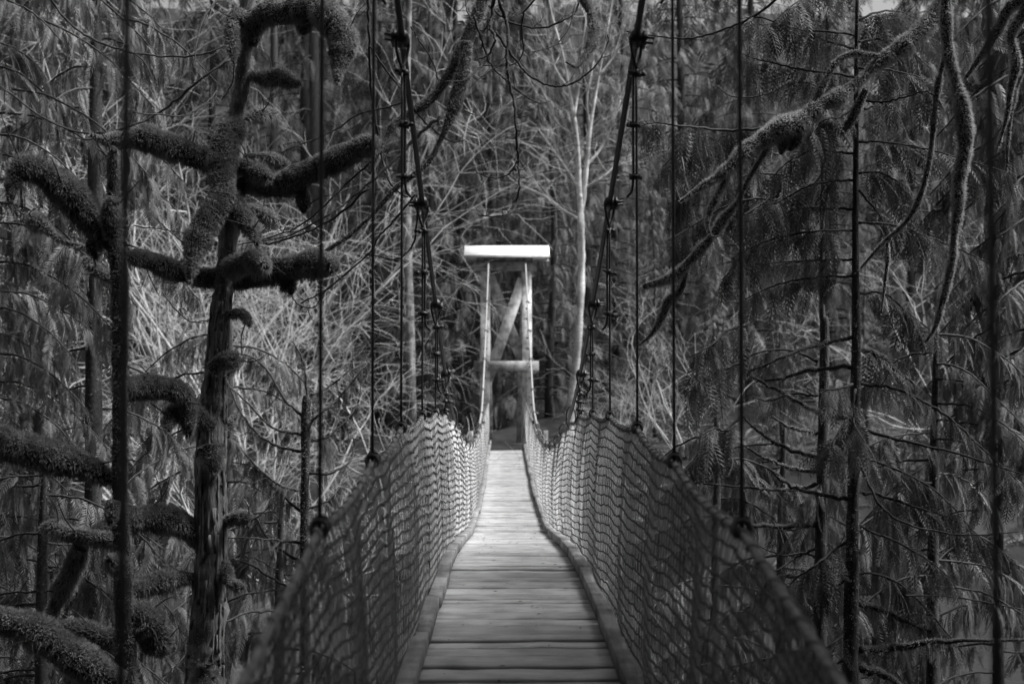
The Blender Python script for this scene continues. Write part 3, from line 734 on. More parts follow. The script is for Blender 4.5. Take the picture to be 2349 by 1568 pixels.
for crop, pts, r0, r1, bd, fz in [
    (2, [(540, 560), (430, 650), (340, 750), (230, 850), (100, 960), (0, 1030), (-200, 1130), (-430, 1170)], 11, 4, 4, 1500),
    (2, [(262, 700), (250, 730), (190, 790), (100, 870), (0, 970), (-150, 1090), (-360, 1160)], 9, 4, 5, 1200),
    (2, [(192, -60), (195, 60), (200, 200), (212, 450), (235, 620), (255, 740), (290, 860), (340, 920), (385, 945)], 10, 4, 5, 0),
    (2, [(815, -60), (822, 10), (855, 100), (865, 200), (853, 300), (872, 400), (895, 520), (905, 650), (908, 780), (918, 880), (905, 970), (870, 1020), (800, 1035), (720, 1030)], 12, 4, 9, 900),
    (2, [(905, 770), (870, 830), (790, 852), (710, 822)], 5, 3, 6, 0),
    (2, [(700, 80), (740, 200), (780, 310), (850, 380), (900, 430), (1000, 490), (1062, 488)], 7, 3, 8, 0),
    (2, [(800, 150), (880, 260), (950, 350), (1050, 405), (1130, 412), (1220, 370), (1300, 290), (1340, 210), (1340, 165)], 9, 3, 9, 900),
    (2, [(770, 30), (880, 110), (1020, 135), (1120, 100), (1190, 50), (1200, -60)], 6, 6, 8, 0),
    (2, [(1185, 30), (1150, 150), (1080, 220), (980, 250)], 6, 3, 8, 0),
    (2, [(1010, -20), (940, 60), (930, 150), (935, 250), (880, 310), (740, 315)], 6, 3, 8, 0),
    (2, [(800, -40), (790, 60), (778, 130), (800, 180), (770, 260), (700, 290)], 13, 4, 8, 2500),
    (2, [(400, 130), (440, 200), (500, 290), (525, 370), (535, 400)], 5, 3, 8, 1500),
    (2, [(200, 220), (260, 310), (330, 400), (380, 470), (450, 570), (520, 630), (600, 680), (650, 650)], 6, 3, 6, 0),
    (2, [(430, 930), (425, 1080), (400, 1180), (330, 1240), (210, 1220)], 7, 4, 7, 900),
    (2, [(420, 930), (330, 1040), (240, 1140), (200, 1210), (0, 1380), (-130, 1450)], 6, 4, 7, 900),
    (2, [(380, 480), (260, 520), (140, 550), (40, 620), (-200, 720), (-380, 800)], 6, 3, 5, 0),
    (2, [(270, 740), (340, 760), (430, 780)], 4, 2, 5, 0),
    (2, [(660, 0), (670, 60), (740, 150), (790, 60)], 4, 3, 5, 0),
    (2, [(850, 300), (760, 350), (680, 420)], 5, 2, 6, 0),
    (2, [(740, 310), (660, 380), (560, 390)], 4, 2, 6, 0),
    (2, [(640, 520), (690, 545), (745, 555)], 4, 2, 5, 0),
    (2, [(1430, 150), (1560, 172), (1680, 185), (1810, 170), (1950, 120), (2070, 60), (2200, -40)], 4, 8, 4, 0),
    (1, [(1040, 0), (990, 60), (950, 160), (935, 260), (938, 360)], 6, 3, 5, 0),
    (1, [(230, -20), (330, 110), (450, 190), (600, 245), (800, 272), (960, 262), (1090, 215)], 7, 5, 2, 0),
    (1, [(1100, 285), (960, 380), (830, 490), (740, 550), (620, 605), (500, 635), (360, 630), (200, 560), (40, 440), (-60, 380)], 8, 5, 3, 0),
    (1, [(1035, 440), (980, 500), (870, 555), (750, 548), (640, 540)], 5, 5, 4, 0),
    (1, [(650, 260), (700, 310), (730, 380)], 4, 2, 2, 0),
    (1, [(1120, 300), (1110, 400), (1060, 480)], 4, 3, 4, 0),
    (1, [(1280, 1170), (1440, 1120), (1600, 1040), (1764, 900)], 6, 8, 5, 0),
    (1, [(1390, 1340), (1410, 1440), (1500, 1470), (1560, 1390), (1680, 1290), (1764, 1210)], 4, 4, 6, 0),
    (1, [(640, 1080), (760, 1095), (890, 1115)], 4, 3, 2, 0),
    (1, [(780, 1400), (850, 1490), (920, 1540), (1000, 1530)], 5, 3, 5, 0),
]:
    n = len(pts); pp = [(x, y, r0 + (r1 - r0)*i/(n - 1)) for i, (x, y) in enumerate(pts)]
    p, r = path(crop, pp, D3 + R.uniform(-.5, .3), D3 + R.uniform(-.6, .6), .05); twig(mp_, p, r*.82, M_twig, 6, 'twig', bd, fz)

# ------------------------------------------------------------------ mossy maple leaning in from the upper right
D4 = 10.6
mr = thing('mossy_maple', 'dark mossy limbs slanting in from the upper right corner', 'tree', P(2300, -700, D4))
limbs(mr, 3, [
    ([(1640, -600, 90), (1500, -220, 66), (1400, -20, 52), (1350, 60, 55), (1290, 130, 50), (1200, 210, 48), (1090, 285, 42), (1020, 345, 24), (960, 400, 28), (870, 465, 42), (790, 500, 44), (690, 590, 70), (600, 615, 64), (510, 670, 50), (440, 712, 46), (380, 780, 40), (300, 842, 24), (210, 900, 20), (118, 965, 6)], .3, -.2),
    ([(1070, 270, 18), (1010, 262, 15), (950, 254, 14), (875, 288, 14), (832, 350, 17), (792, 430, 22), (750, 510, 20)], .1, 0),
    ([(345, 840, 13), (305, 925, 19), (265, 1000, 22), (247, 1070, 12), (268, 1128, 9), (305, 1132, 3)], -.1, -.2),
    ([(620, 640, 30), (610, 690, 44), (600, 740, 10)], 0, 0),
    ([(690, 620, 30), (670, 670, 44), (640, 720, 12)], 0, 0),
    ([(540, 700, 14), (450, 850, 15), (390, 970, 15), (330, 1040, 27), (270, 1130, 22), (210, 1200, 28), (130, 1285, 30), (60, 1335, 26), (-60, 1372, 16)], 0, .2),
    ([(150, 1290, 18), (120, 1390, 22), (60, 1440, 28), (30, 1520, 22), (-20, 1600, 10), (-90, 1660, 4)], .2, .3),
    ([(1400, -220, 40), (1390, -20, 28), (1390, 100, 33), (1402, 250, 36), (1440, 400, 28), (1475, 550, 46), (1482, 700, 42), (1455, 850, 36), (1450, 1000, 26), (1432, 1100, 20), (1420, 1250, 22), (1380, 1420, 19), (1340, 1560, 14), (1290, 1640, 8)], -.2, .1),
    ([(1395, 200, 14), (1372, 320, 14), (1350, 420, 16), (1330, 600, 19), (1312, 760, 15), (1270, 930, 15), (1200, 1060, 15), (1100, 1150, 12), (980, 1285, 5)], -.1, .1),
    ([(1900, -200, 60), (1780, -30, 44), (1690, 40, 34), (1640, 140, 28), (1560, 265, 20), (1480, 380, 10)], -.6, -.4),
    ([(1800, 0, 40), (1740, 100, 32), (1700, 180, 26), (1725, 300, 28), (1700, 420, 20), (1680, 560, 14), (1640, 700, 8)], -.6, -.5),
    ([(1764, 200, 24), (1750, 330, 24), (1710, 450, 24), (1690, 620, 12), (1680, 820, 7)], -.4, -.2),
    ([(1110, 1160, 10), (1110, 1250, 11), (1090, 1420, 8), (1080, 1500, 5)], .1, .1),
    ([(1010, 420, 20), (960, 530, 24), (920, 600, 22), (890, 640, 8)], 0, .1),
], D4, dens=18000, blade=.024, droop=.7, core=.84, mm=M_lichen, rs=.82)

# ------------------------------------------------------------------ young cedars on the right
D5 = 11.0
c1_ = thing('young_cedar', 'slender dark cedar right of the walkway, straight trunk with drooping sprays', 'tree', P(1955, 1568, D5))
tp = join([(3, 972, -260, 5), (3, 966, -60, 8), (3, 962, 300, 10), (3, 960, 600, 13), (3, 958, 900, 14), (3, 956, 1200, 16), (6, 885, 60, 20), (6, 876, 500, 24), (6, 868, 900, 27), (6, 862, 1300, 33), (6, 858, 1640, 38)])
add_trunk(c1_, tp, D5, D5, M_bark, 1200, 10, .05)
H = dict
cedar_branches(c1_, 3, [
    ([(960, -40), (860, -60), (740, -20), (640, 40), (560, 110)], 0, -.4),
    ([(955, 165), (800, 150), (700, 145), (580, 115), (500, 120)], 0, -.5),
    ([(955, 235), (800, 190), (600, 120), (470, 80), (400, 130)], 0, .2),
    ([(955, 370), (850, 350), (700, 335), (560, 300), (470, 280), (400, 250)], 0, -.3),
    ([(955, 430), (880, 420), (760, 400), (640, 400), (540, 450), (380, 465), (280, 400)], 0, .4, H(size=.2)),
    ([(965, 100), (1060, 60), (1180, 60), (1300, 120)], 0, .5),
    ([(965, 200), (1080, 190), (1200, 230), (1320, 330)], 0, .6),
    ([(965, 330), (1080, 330), (1200, 350), (1330, 390)], 0, .3),
    ([(968, 485), (1100, 485), (1200, 462), (1300, 440), (1370, 500)], 0, -.5, H(size=.34)),
    ([(968, 680), (1100, 680), (1300, 712), (1500, 770), (1720, 835)], 0, .3),
    ([(950, 735), (860, 728), (760, 720), (640, 770), (560, 850)], 0, .2, H(size=.36)),
    ([(950, 520), (880, 560), (800, 580), (740, 650)], 0, -.6, H(size=.36)),
    ([(968, 830), (1060, 825), (1160, 870), (1260, 960)], 0, .3),
    ([(945, 862), (830, 870), (720, 895), (600, 960), (500, 980)], 0, -.4, H(size=.38)),
    ([(945, 1000), (820, 998), (700, 1000), (560, 1040), (430, 1060)], 0, .4),
    ([(975, 910), (1050, 1000), (1090, 1060)], 0, .1, H(bare=True)),
    ([(968, 1065), (1150, 1080), (1300, 1130), (1450, 1190), (1600, 1260)], 0, .3, H(fuzz=3000)),
    ([(945, 1100), (780, 1105), (600, 1135), (470, 1180), (360, 1240)], 0, -.3),
    ([(940, 1320), (750, 1330), (560, 1370), (430, 1430)], 0, .3, H(fuzz=2500)),
    ([(968, 1400), (1100, 1410), (1200, 1490), (1320, 1580)], 0, .2, H(fuzz=3000)),
    ([(945, 1240), (800, 1245), (640, 1250), (480, 1270)], 0, .5),
], D5, size=.36, spacing=.05, thick=3)
cedar_branches(c1_, 6, [
    ([(870, 40, 10), (700, 80, 9), (560, 130, 7), (420, 190, 4)], 0, -.3, H(fuzz=5000, size=.2, thick=1)),
    ([(860, 165, 10), (700, 185, 9), (560, 225, 8), (440, 235, 4)], 0, .2, H(fuzz=6000, size=.2, thick=1)),
    ([(850, 590, 10), (700, 570, 10), (560, 520, 9), (450, 450, 7), (380, 385, 4)], 0, .2, H(fuzz=6000, size=.14, thick=1)),
    ([(850, 400, 10), (760, 385, 10), (640, 330, 9), (540, 275, 8), (400, 200, 4)], 0, -.2, H(fuzz=6000, size=.14, thick=1)),
    ([(860, 390), (800, 470), (780, 520)], -.1, -.6, H(size=.34)),
    ([(880, 270), (870, 400), (920, 500)], -.2, -.7, H(size=.36)),
    ([(860, 250), (790, 270), (720, 270)], -.1, -.5, H(size=.34)),
    ([(850, 755, 10), (720, 732, 9), (600, 700, 8), (500, 620, 4)], 0, .2, H(fuzz=5000, size=.16, thick=1)),
    ([(890, 90, 10), (1000, 130, 10), (1060, 185, 7), (1150, 260, 4)], 0, .2, H(fuzz=5000)),
    ([(900, 245, 9), (1040, 262, 8), (1180, 322, 7), (1300, 400, 6), (1430, 520, 4), (1624, 700, 3)], 0, .2, H(size=.3)),
    ([(895, 440, 9), (1100, 500, 8), (1300, 545, 6), (1624, 645, 3)], 0, -.3, H(size=.24, thick=1)),
    ([(890, 720, 9), (1000, 740, 8), (1150, 790, 6), (1280, 830, 3)], 0, .2),
    ([(905, 600), (980, 770), (1080, 850), (1250, 897), (1400, 912), (1600, 897)], 0, -.3, H(bare=True)),
    ([(890, 560), (1000, 600), (1120, 650), (1250, 730), (1380, 870), (1520, 1010)], 0, .3),
    ([(885, 860), (960, 900), (1060, 940), (1200, 1020), (1300, 1100)], 0, -.4, H(size=.36)),
    ([(890, 1080), (1000, 1090), (1120, 1160), (1240, 1290), (1370, 1450)], 0, .2, H(size=.34, fuzz=3000)),
    ([(900, 1420, 18), (1050, 1412, 18), (1180, 1385, 13), (1400, 1376, 8), (1624, 1372, 6)], 0, -.2, H(fuzz=7000, size=.2, thick=1)),
    ([(890, 1490, 22), (1000, 1525, 18), (1100, 1590, 10)], 0, -.2, H(fuzz=7000, bare=True)),
    ([(895, 1210, 14), (1000, 1240, 13), (1100, 1290, 9), (1220, 1340, 5)], 0, .2, H(fuzz=5000, size=.22)),
    ([(850, 940), (780, 980), (700, 1050), (600, 1120), (540, 1220)], 0, -.3, H(size=.34)),
    ([(850, 1100), (800, 1130), (740, 1120), (650, 1110), (560, 1130)], 0, .2, H(size=.3)),
    ([(850, 1330), (760, 1400), (640, 1430), (520, 1440)], 0, -.2, H(size=.36)),
    ([(855, 1450), (740, 1500), (600, 1500), (480, 1520)], 0, .3, H(size=.36)),
    ([(1100, 1180, 5), (1200, 1178, 5), (1360, 1190, 4), (1620, 1240, 3)], 0, .2, H(bare=True)),
], D5, size=.36, spacing=.056, thick=3)
D6 = 12.2
c2_ = thing('young_cedar', 'thinner mossy cedar trunk close left of the straight cedar', 'tree', P(1882, 1568, D6))
tp = join([(3, 800, 720, 5), (3, 800, 900, 8), (3, 798, 1200, 11), (3, 798, 1500, 13), (6, 745, 0, 20), (6, 738, 500, 23), (6, 730, 900, 27), (6, 724, 1300, 29), (6, 722, 1640, 32)])
add_trunk(c2_, tp, D6, D6, M_bark, 1200, 10, .05)
cedar_branches(c2_, 6, [
    ([(715, 635, 9), (580, 612, 9), (480, 572, 7), (390, 520, 4)], 0, .2, H(fuzz=6000, size=.16, thick=1)),
    ([(715, 462, 9), (600, 440, 8), (510, 390, 5)], 0, -.2, H(fuzz=6000, size=.14, thick=1)),
    ([(705, 862, 13), (560, 872, 12), (400, 862, 9), (280, 822, 8), (180, 752, 6), (130, 735, 4)], 0, -.4, H(fuzz=6000, size=.14, thick=1)),
    ([(710, 690, 9), (600, 715, 9), (480, 710, 7), (380, 700, 5), (210, 685, 4)], 0, .3, H(fuzz=5000, size=.2, thick=1)),
    ([(715, 1010), (640, 990), (560, 1000), (430, 950)], 0, .2, H(bare=True)),
    ([(710, 970), (620, 1010), (520, 1070), (380, 1030)], 0, .1),
    ([(715, 300), (620, 290), (500, 320), (420, 300)], 0, .5),
    ([(715, 150), (600, 100), (450, 110), (330, 190)], 0, .4)], D6, size=.3, spacing=.05)
cedar_branches(c2_, 3, [([(795, 1000), (700, 1010), (600, 1060)], 0, .3), ([(795, 1240), (640, 1260), (480, 1300)], 0, .3, H(fuzz=2500)),
    ([(802, 820), (760, 880), (700, 900)], 0, .2)], D6, size=.28)
# big out-of-frame cedar whose boughs hang behind the slanting limb
D7 = 12.6
c3_ = thing('cedar_tree', 'cedar boughs trailing long curtains of sprays, between right cables and straight cedar', 'tree', P(2150, -900, D7 + 1.5))
cedar_branches(c3_, 3, [
    ([(700, 560, 9), (500, 615, 8), (300, 620, 7), (100, 600, 5), (0, 588, 3), (-90, 610, 3)], 0, -.3, H(size=.46, hang=1.9, spread=.4)),
    ([(600, 740), (420, 700), (250, 700), (120, 730), (30, 800)], .4, .2, H(size=.46, hang=1.9, spread=.4)),
    ([(700, 850), (520, 830), (380, 850), (200, 900), (60, 980)], .6, .4, H(size=.46, hang=1.9, spread=.4)),
    ([(640, 960), (480, 950), (330, 990), (180, 1080), (60, 1150)], .2, .1, H(size=.44, hang=1.7, spread=.5)),
    ([(640, 780), (610, 870), (600, 940), (560, 960)], -.4, -.8, H(size=.42)),
    ([(620, 930), (640, 960), (700, 1010)], -.5, -.8, H(size=.42)),
    ([(560, 940), (500, 980), (420, 1030)], -.5, -.8, H(size=.42)),
    ([(330, 1100), (240, 1170), (170, 1230)], -.3, -.5, H(size=.34)),
    ([(700, 1150), (560, 1160), (420, 1230), (330, 1330)], .2, .2, H(size=.42, hang=1.5)),
    ([(850, 500), (790, 520), (740, 600), (700, 700)], -.6, -.9, H(size=.4)),
    ([(1000, 520), (1080, 500), (1150, 540), (1200, 640)], -.3, -.5, H(size=.36)),
], D7, size=.4, spacing=.035)
cedar_branches(c3_, 6, [
    ([(420, -20), (320, 10), (240, 80), (150, 130)], 0, -.4, H(size=.44, hang=1.6)),
    ([(380, 150), (300, 180), (220, 220), (130, 300)], -.2, -.5, H(size=.44, hang=1.6)),
    ([(380, 380), (310, 450), (260, 440), (200, 470)], -.3, -.6, H(size=.44, hang=1.6)),
    ([(360, 420), (280, 480), (180, 560), (110, 640)], 0, -.2, H(size=.4, hang=1.6)),
    ([(600, 1080), (500, 1120), (400, 1240), (330, 1260), (200, 1400)], 0, .2, H(size=.4, hang=1.4)),
    ([(640, 1420), (520, 1450), (380, 1480), (240, 1520)], 0, .2, H(size=.4, hang=1.2)),
], D7, size=.4, spacing=.035)
D8 = 14.5
c4_ = thing('cedar_tree', 'dark drooping cedar boughs filling the right edge behind mossy limbs', 'tree', P(2330, 1568, D8))
tp = [(2400, -100, 18), (2395, 400, 24), (2392, 1000, 30), (2390, 1568, 36)]
add_trunk(c4_, tp, D8, D8, M_bark, 0, 10, .05)
lst = []
for i in range(34):
    y = -80 + i*56 + R.uniform(-20, 20); L = R.uniform(200, 620); s = -1 if i % 5 else 1
    x0 = 1860 - 70*R.uniform(-1, .3)
    lst.append(([(x0, y), (x0 - .35*L, y + .08*L), (x0 - .7*L, y + .3*L), (x0 - L, y + .62*L)], R.uniform(-.4, .2), R.uniform(-.9, .9), H(hang=R.uniform(.8, 1.8))))
cedar_branches(c4_, 3, lst, D8, size=.46, spacing=.075, tmpl=F_MID, rpx=1.3)

# ------------------------------------------------------------------ dark cedars on the left, behind the mossy trees
def mid_cedar(label, xt, d, ylist, side, size, tmpl, r=22, sp=.075, cat='tree', x_l=(200, 480)):
    root = thing('cedar_tree', label, cat, P(xt, 1568, d))
    y0 = min(ylist) - 40; add_trunk(root, [(xt + 8, y0, r*.3), (xt + 4, y0 + .3*(1568 - y0), r*.75), (xt, y0 + .7*(1568 - y0), r*.9), (xt, 1600, r*1.1)], d, d, M_twig, 600, 10, .05)
    lst = []
    for y in ylist:
        s = side if side else (1 if R.uniform() < .5 else -1)
        L = R.uniform(*x_l); y = y + R.uniform(-15, 15)
        lst.append(([(xt/.4794, y/.4794), ((xt + s*.35*L)/.4794, (y + .04*L)/.4794), ((xt + s*.7*L)/.4794, (y + .24*L)/.4794), ((xt + s*L)/.4794, (y + .55*L)/.4794)], 0, R.uniform(-1.2, 1.2), H(hang=R.uniform(.8, 1.6))))
    cedar_branches(root, 1, lst, d, size=size*.85, spacing=sp*.9, tmpl=tmpl, rpx=1.0, thick=2)
    return root
mid_cedar('dark cedar at the far left edge behind the mossy limbs', -40, 13.5, np.arange(-120, 1560, 52), 1, .5, F_MID, 26, .07, x_l=(150, 430))
mid_cedar('shaded cedar right behind the slim leaning trunk, sprays hanging both sides', 215, 15.5, np.arange(-160, 1560, 50), 0, .5, F_MID, 22, .075, x_l=(120, 300))
mid_cedar('low cedar behind the mossy tree trunk, lower left', 520, 17.0, np.arange(760, 1560, 42), 0, .55, F_MID, 16, .08, x_l=(120, 330))

mid_cedar('low leafy cedar in the bottom left corner under the mossy arms', 95, 11.6, np.arange(1080, 1640, 34), 0, .5, F_MID, 14, .06, x_l=(150, 330))
mid_cedar('low shaded cedar behind the left net at the bottom', 640, 14.5, np.arange(1160, 1640, 34), 0, .5, F_MID, 12, .06, x_l=(130, 300))
mid_cedar('low cedar seen through the right net at the bottom', 1640, 13.5, np.arange(1010, 1640, 34), 0, .5, F_MID, 12, .06, x_l=(130, 330))
mid_cedar('leafy cedar between the straight cedar and the right edge, lower half', 2140, 13.0, np.arange(780, 1420, 34), 0, .5, F_MID, 14, .06, x_l=(130, 330))
mid_cedar('dark leafy cedar low between the right net and the mossy cedar trunk', 1790, 15.0, np.arange(1010, 1640, 36), 0, .5, F_MID, 12, .065, x_l=(130, 330))
mid_cedar('low dark cedar in the bottom right corner', 2290, 14.0, np.arange(960, 1640, 36), 0, .5, F_MID, 12, .065, x_l=(130, 330))
mid_cedar('low cedar tips just behind the foot of the straight cedar', 2010, 16.0, np.arange(1230, 1640, 32), 0, .5, F_MID, 10, .06, x_l=(100, 260))

# ------------------------------------------------------------------ far bank: conifers
def conifer(name, Ht, Rd, nb, mfol, seed, size=.85, hang=1.0, base=.06, tr=.20, fr=16, tmpl=None):
    """returns a prototype (Empty > trunk, crown) standing at the origin"""
    g = np.random.default_rng(seed); b = MB(); wood = MB()
    zz = np.linspace(0, Ht, 14); px = np.stack([.12*np.sin(zz*.4 + seed), .12*np.cos(zz*.33 + seed), zz], -1)
    wood.tube(px, tr*(1 - zz/Ht)**.8 + .02, 9, True, None, .06)
    for i in range(nb):
        t = base + (1 - base)*((i + g.uniform())/nb); z = t*Ht; a = i*2.39996 + g.normal()*.4
        L = Rd*(1 - t)**.75*g.uniform(.65, 1.15) + .35; dr = np.array([math.cos(a), math.sin(a), 0])
        s = np.linspace(0, 1, 6)[:, None]
        p = np.array([0, 0, z]) + dr*L*s + np.array([0, 0, 1])*L*(.12*s - .55*s**2 + .16*s**3) + np.array([np.interp(z, zz, px[:, 0]), np.interp(z, zz, px[:, 1]), 0])
        wood.tube(p, np.linspace(.04*(1 - t) + .012, .006, 6), 4, False)
        global R
        R0 = R; R = g
        dress(b, p, size*(.6 + .4*(1 - t)), L/fr*1.0, tmpl or F_FAR, .12, hang, 1.0, 1)
        R = R0
    return wood.mesh('trunk', M_bark, True), b.mesh('crown', mfol), b.ntri()
PROT = [conifer('a', 21, 3.6, 125, M_cedar_far, 1, .95, 1.0, .05), conifer('b', 24, 3.2, 130, M_cedar_far, 2, .85, 1.3, .07),
        conifer('c', 19, 3.0, 115, M_hem, 3, .7, 1.2, .05), conifer('d', 26, 4.0, 120, M_cedar_far, 4, 1.0, 1.1, .25, .34)]
GRP = 'conifers standing on the far bank'
def put_conifer(k, xd, d, sc, label, rot=None, name='conifer_tree', group=GRP):
    x = (xd - 1174.5)/FP*d; z = float(ground_z(x, d)) - .2
    r = thing(name, label, 'conifer', (x, d, z), group)
    r.rotation_euler = (0, 0, rot if rot is not None else R.uniform(0, 6.28)); r.scale = (sc,)*3
    for nm, me in (('trunk', PROT[k][0]), ('crown', PROT[k][1])):
        o = bpy.data.objects.new(nm, me); C.objects.link(o); o.parent = r
    return r
for k, xd, d, sc, lab in [
    (0, 1050, 50, .95, 'bushy cedar standing behind the left post of the tower'),
    (1, 1190, 55, 1.0, 'tall cedar with trailing sprays right behind the tower roof'),
    (0, 985, 48.5, .80, 'bushy cedar close left of the tower, behind the left main cable'),
    (1, 1125, 51, .85, 'dark cedar showing through the tower cross braces'),
    (0, 860, 50, .85, 'bushy cedar behind the left hangers and pale twigs'),
    (2, 1345, 53, .95, 'pale hemlock directly behind the pale bare alder'),
    (0, 1265, 49, .72, 'shorter cedar between the tower and the pale bare alder'),
    (2, 1420, 56, 1.05, 'soft pale hemlock just right of the pale bare alder'),
    (2, 1560, 60, 1.2, 'pale hemlock beyond the right-hand hangers, high up'),
    (1, 920, 57, 1.0, 'dark cedar left of the tower, behind the bare thicket'),
    (3, 700, 60, 1.0, 'bare-stemmed tall conifer behind the thicket, upper left of centre'),
    (0, 480, 62, 1.05, 'cedar behind the gnarled mossy tree on far bank'),
    (1, 250, 58, 1.1, 'far cedar seen behind the slim leaning trunk'),
    (3, 30, 60, 1.1, 'far conifer at the left picture edge'),
    (0, 1720, 52, 1.0, 'far-bank cedar behind the hanging cedar curtains'),
    (2, 1900, 57, 1.15, 'far pale conifer behind the straight young cedar'),
    (1, 2100, 54, 1.05, 'far cedar right of the straight young cedar'),
    (3, 2300, 58, 1.1, 'far conifer at the right picture edge'),
    (2, 1640, 41, .30, 'small bushy conifer by the far water edge, behind the right net'),
    (0, 1790, 40, .28, 'small bushy conifer by the far water edge, left of the mossy cedar trunk'),
    (2, 1985, 42, .34, 'small conifer by the far water edge, directly behind the straight cedar'),
    (0, 2150, 40, .30, 'small conifer by the far water edge, right of the straight cedar'),
    (2, 2290, 43, .36, 'small conifer by the far water edge at the right picture edge'),
    (1, 1500, 45, .34, 'small conifer right of the pale alder, low behind the hangers'),
    (0, 120, 41, .32, 'small conifer by the far water edge, bottom left'),
    (2, 380, 42, .32, 'small conifer by the far water edge, behind the mossy trunk foot'),
    (0, 985, 47.5, .30, 'small cedar beside the far walkway end, left'),
]: put_conifer(k, xd, d, sc, lab)
# the wood behind them reads as one mass
wd = MB()
TV = [frond(3, 0, .46, .35, 40 + s, .30) for s in range(3)]
TH_ = [frond(8, 0, .40, .4, 50 + s, .08) for s in range(3)]
def mass_tree(mb, x, y, Ht, Rd, z0, nb, size, tmpl):
    zz = np.linspace(0, Ht, 8)
    for i in range(nb):
        t = .04 + .96*((i + R.uniform())/nb); L = Rd*(1 - t)**.75*R.uniform(.6, 1.15) + .4; a = i*2.4 + R.normal()*.4
        s = np.linspace(0, 1, 4)[:, None]; dr = np.array([math.cos(a), math.sin(a), 0])
        p = np.array([x, y, z0 + t*Ht]) + dr*L*s + np.array([0, 0, 1])*L*(.1*s - .5*s**2)
        dress(mb, p, size, L/8, tmpl, .1, 1.1, 1.0, 1)
for i in range(38):
    xd = -850 + 4100*(i % 19)/18 + R.uniform(-70, 70); d = 64 + 12*(i//19) + R.uniform(-3, 3)
    x = (xd - 1174.5)/FP*d
    if 380 < xd < 520 and i >= 19: continue      # the gap where sky glints through
    mass_tree(wd, x, d, R.uniform(22, 28) + 4*(i//19), R.uniform(3.2, 4.4), float(ground_z(x, d)), 36, 1.75, TH_)
o = wd.obj('hillside_forest', M_cedar_far); o['kind'] = 'stuff'; o['label'] = 'dense conifer wood covering the slope behind the far bank'; TRI[0] += wd.ntri()

# ------------------------------------------------------------------ far bank: bare pale trees and thickets
def bare(seed, Ht, spread, depth, r0, m, arch=.5, nch=(4, 6), lean=.3, stems=1, wig=.12, tips=0):
    g = np.random.default_rng(seed); mb = MB(); leaf = []
    def grow(p0, dr, L, r, lev):
        n = 7; pts = [p0]; d_ = dr.copy()
        for k in range(n - 1):
            d_ = norm(d_ + g.normal(size=3)*wig + np.array([0, 0, 1])*(.10 if lev == 0 else .02) - np.array([0, 0, 1])*arch*.16*(k/n)*(lev > 0))
            pts.append(pts[-1] + d_*L/(n - 1))
        pts = np.array(pts); mb.tube(pts, np.linspace(r, max(r*.35, .004), n), 5 if lev == 0 else 3, False)
        if lev >= depth:
            leaf.append(pts[-1]); return
        for c in range(g.integers(*nch) + (2 if lev == 0 else 0)):
            k = g.integers(2 if lev else 1, n); dd = norm(pts[k] - pts[k-1]) if k else dr
            pr = norm(np.cross(dd, g.normal(size=3))); an = g.uniform(.4, 1.0)*spread
            grow(pts[k], norm(dd*math.cos(an) + pr*math.sin(an) + np.array([0, 0, .15])), L*g.uniform(.42, .68), max(r*(.55 - .04*k)*.9, .006), lev + 1)
    for s in range(stems):
        a = 6.283*s/stems + g.uniform(0, 1); ln = lean*g.uniform(.5, 1.2)
        grow(np.array([.3*math.cos(a)*(stems > 1), .3*math.sin(a)*(stems > 1), 0]), norm(np.array([math.cos(a)*ln, math.sin(a)*ln, 1.0])), Ht*g.uniform(.8, 1.1), r0, 0)
    return mb, leaf
BARE = []
for i, a in enumerate([(11, 6.5, 1.2, 3, .05, M_paletwig, 1.0, (3, 6), .9, 5, .16), (12, 5.0, 1.1, 3, .04, M_paletwig, 1.4, (3, 6), 1.2, 6, .2), (13, 9.0, 1.25, 3, .07, M_paletwig, 1.1, (4, 7), .4, 3, .17)]):
    mb, lf = bare(*a); TRI[0] += mb.ntri(); BARE.append(mb.mesh('branches', a[5], True))
def put_bare(k, xd, d, sc, label, dz=0, cat='bare shrub', name='bare_thicket'):
    x = (xd - 1174.5)/FP*d; o = bpy.data.objects.new(name, BARE[k]); C.objects.link(o)
    o.location = (x, d, float(ground_z(x, d)) - .15 + dz); o.rotation_euler = (0, 0, (xd*7.31) % 6.28); o.scale = (sc,)*3
    tag(o, label, cat, 'bare pale shrubs and trees on the far bank')
for a in [(0, 650, 38.5, .75, 'pale bare thicket left of the walkway, just beyond the left net'),
          (2, 590, 43, .85, 'tall pale bare tree behind left hangers, twigs crossing'),
          (2, 560, 42, 1.0, 'tall pale bare tree right behind the gnarled mossy trunk'),
          (0, 560, 37.5, .95, 'arching bare bush behind the lower mossy trunk'),
          (2, 520, 47.5, 1.3, 'taller bare tree standing back, above the low bushes left of centre'),
          (2, 400, 44, 1.2, 'bare tree between the slim trunk and the mossy tree'),
          (1, 830, 36.5, .55, 'low tangled bare bush beside the dip in the left net'),
          (1, 670, 36, 1.0, 'low tangled bush behind the broken-topped trunk'),
          (0, 340, 39, 1.0, 'bare bush behind slim trunk, lower left'),
          (1, 1455, 42, .45, 'low bare bush right of the walkway beneath the pale alder'),
          (0, 1570, 41, .6, 'bare arching bush behind the right hangers'),
          (0, 2230, 40, 1.0, 'bare pale bush glimpsed at the right behind dark boughs')]: put_bare(*a)
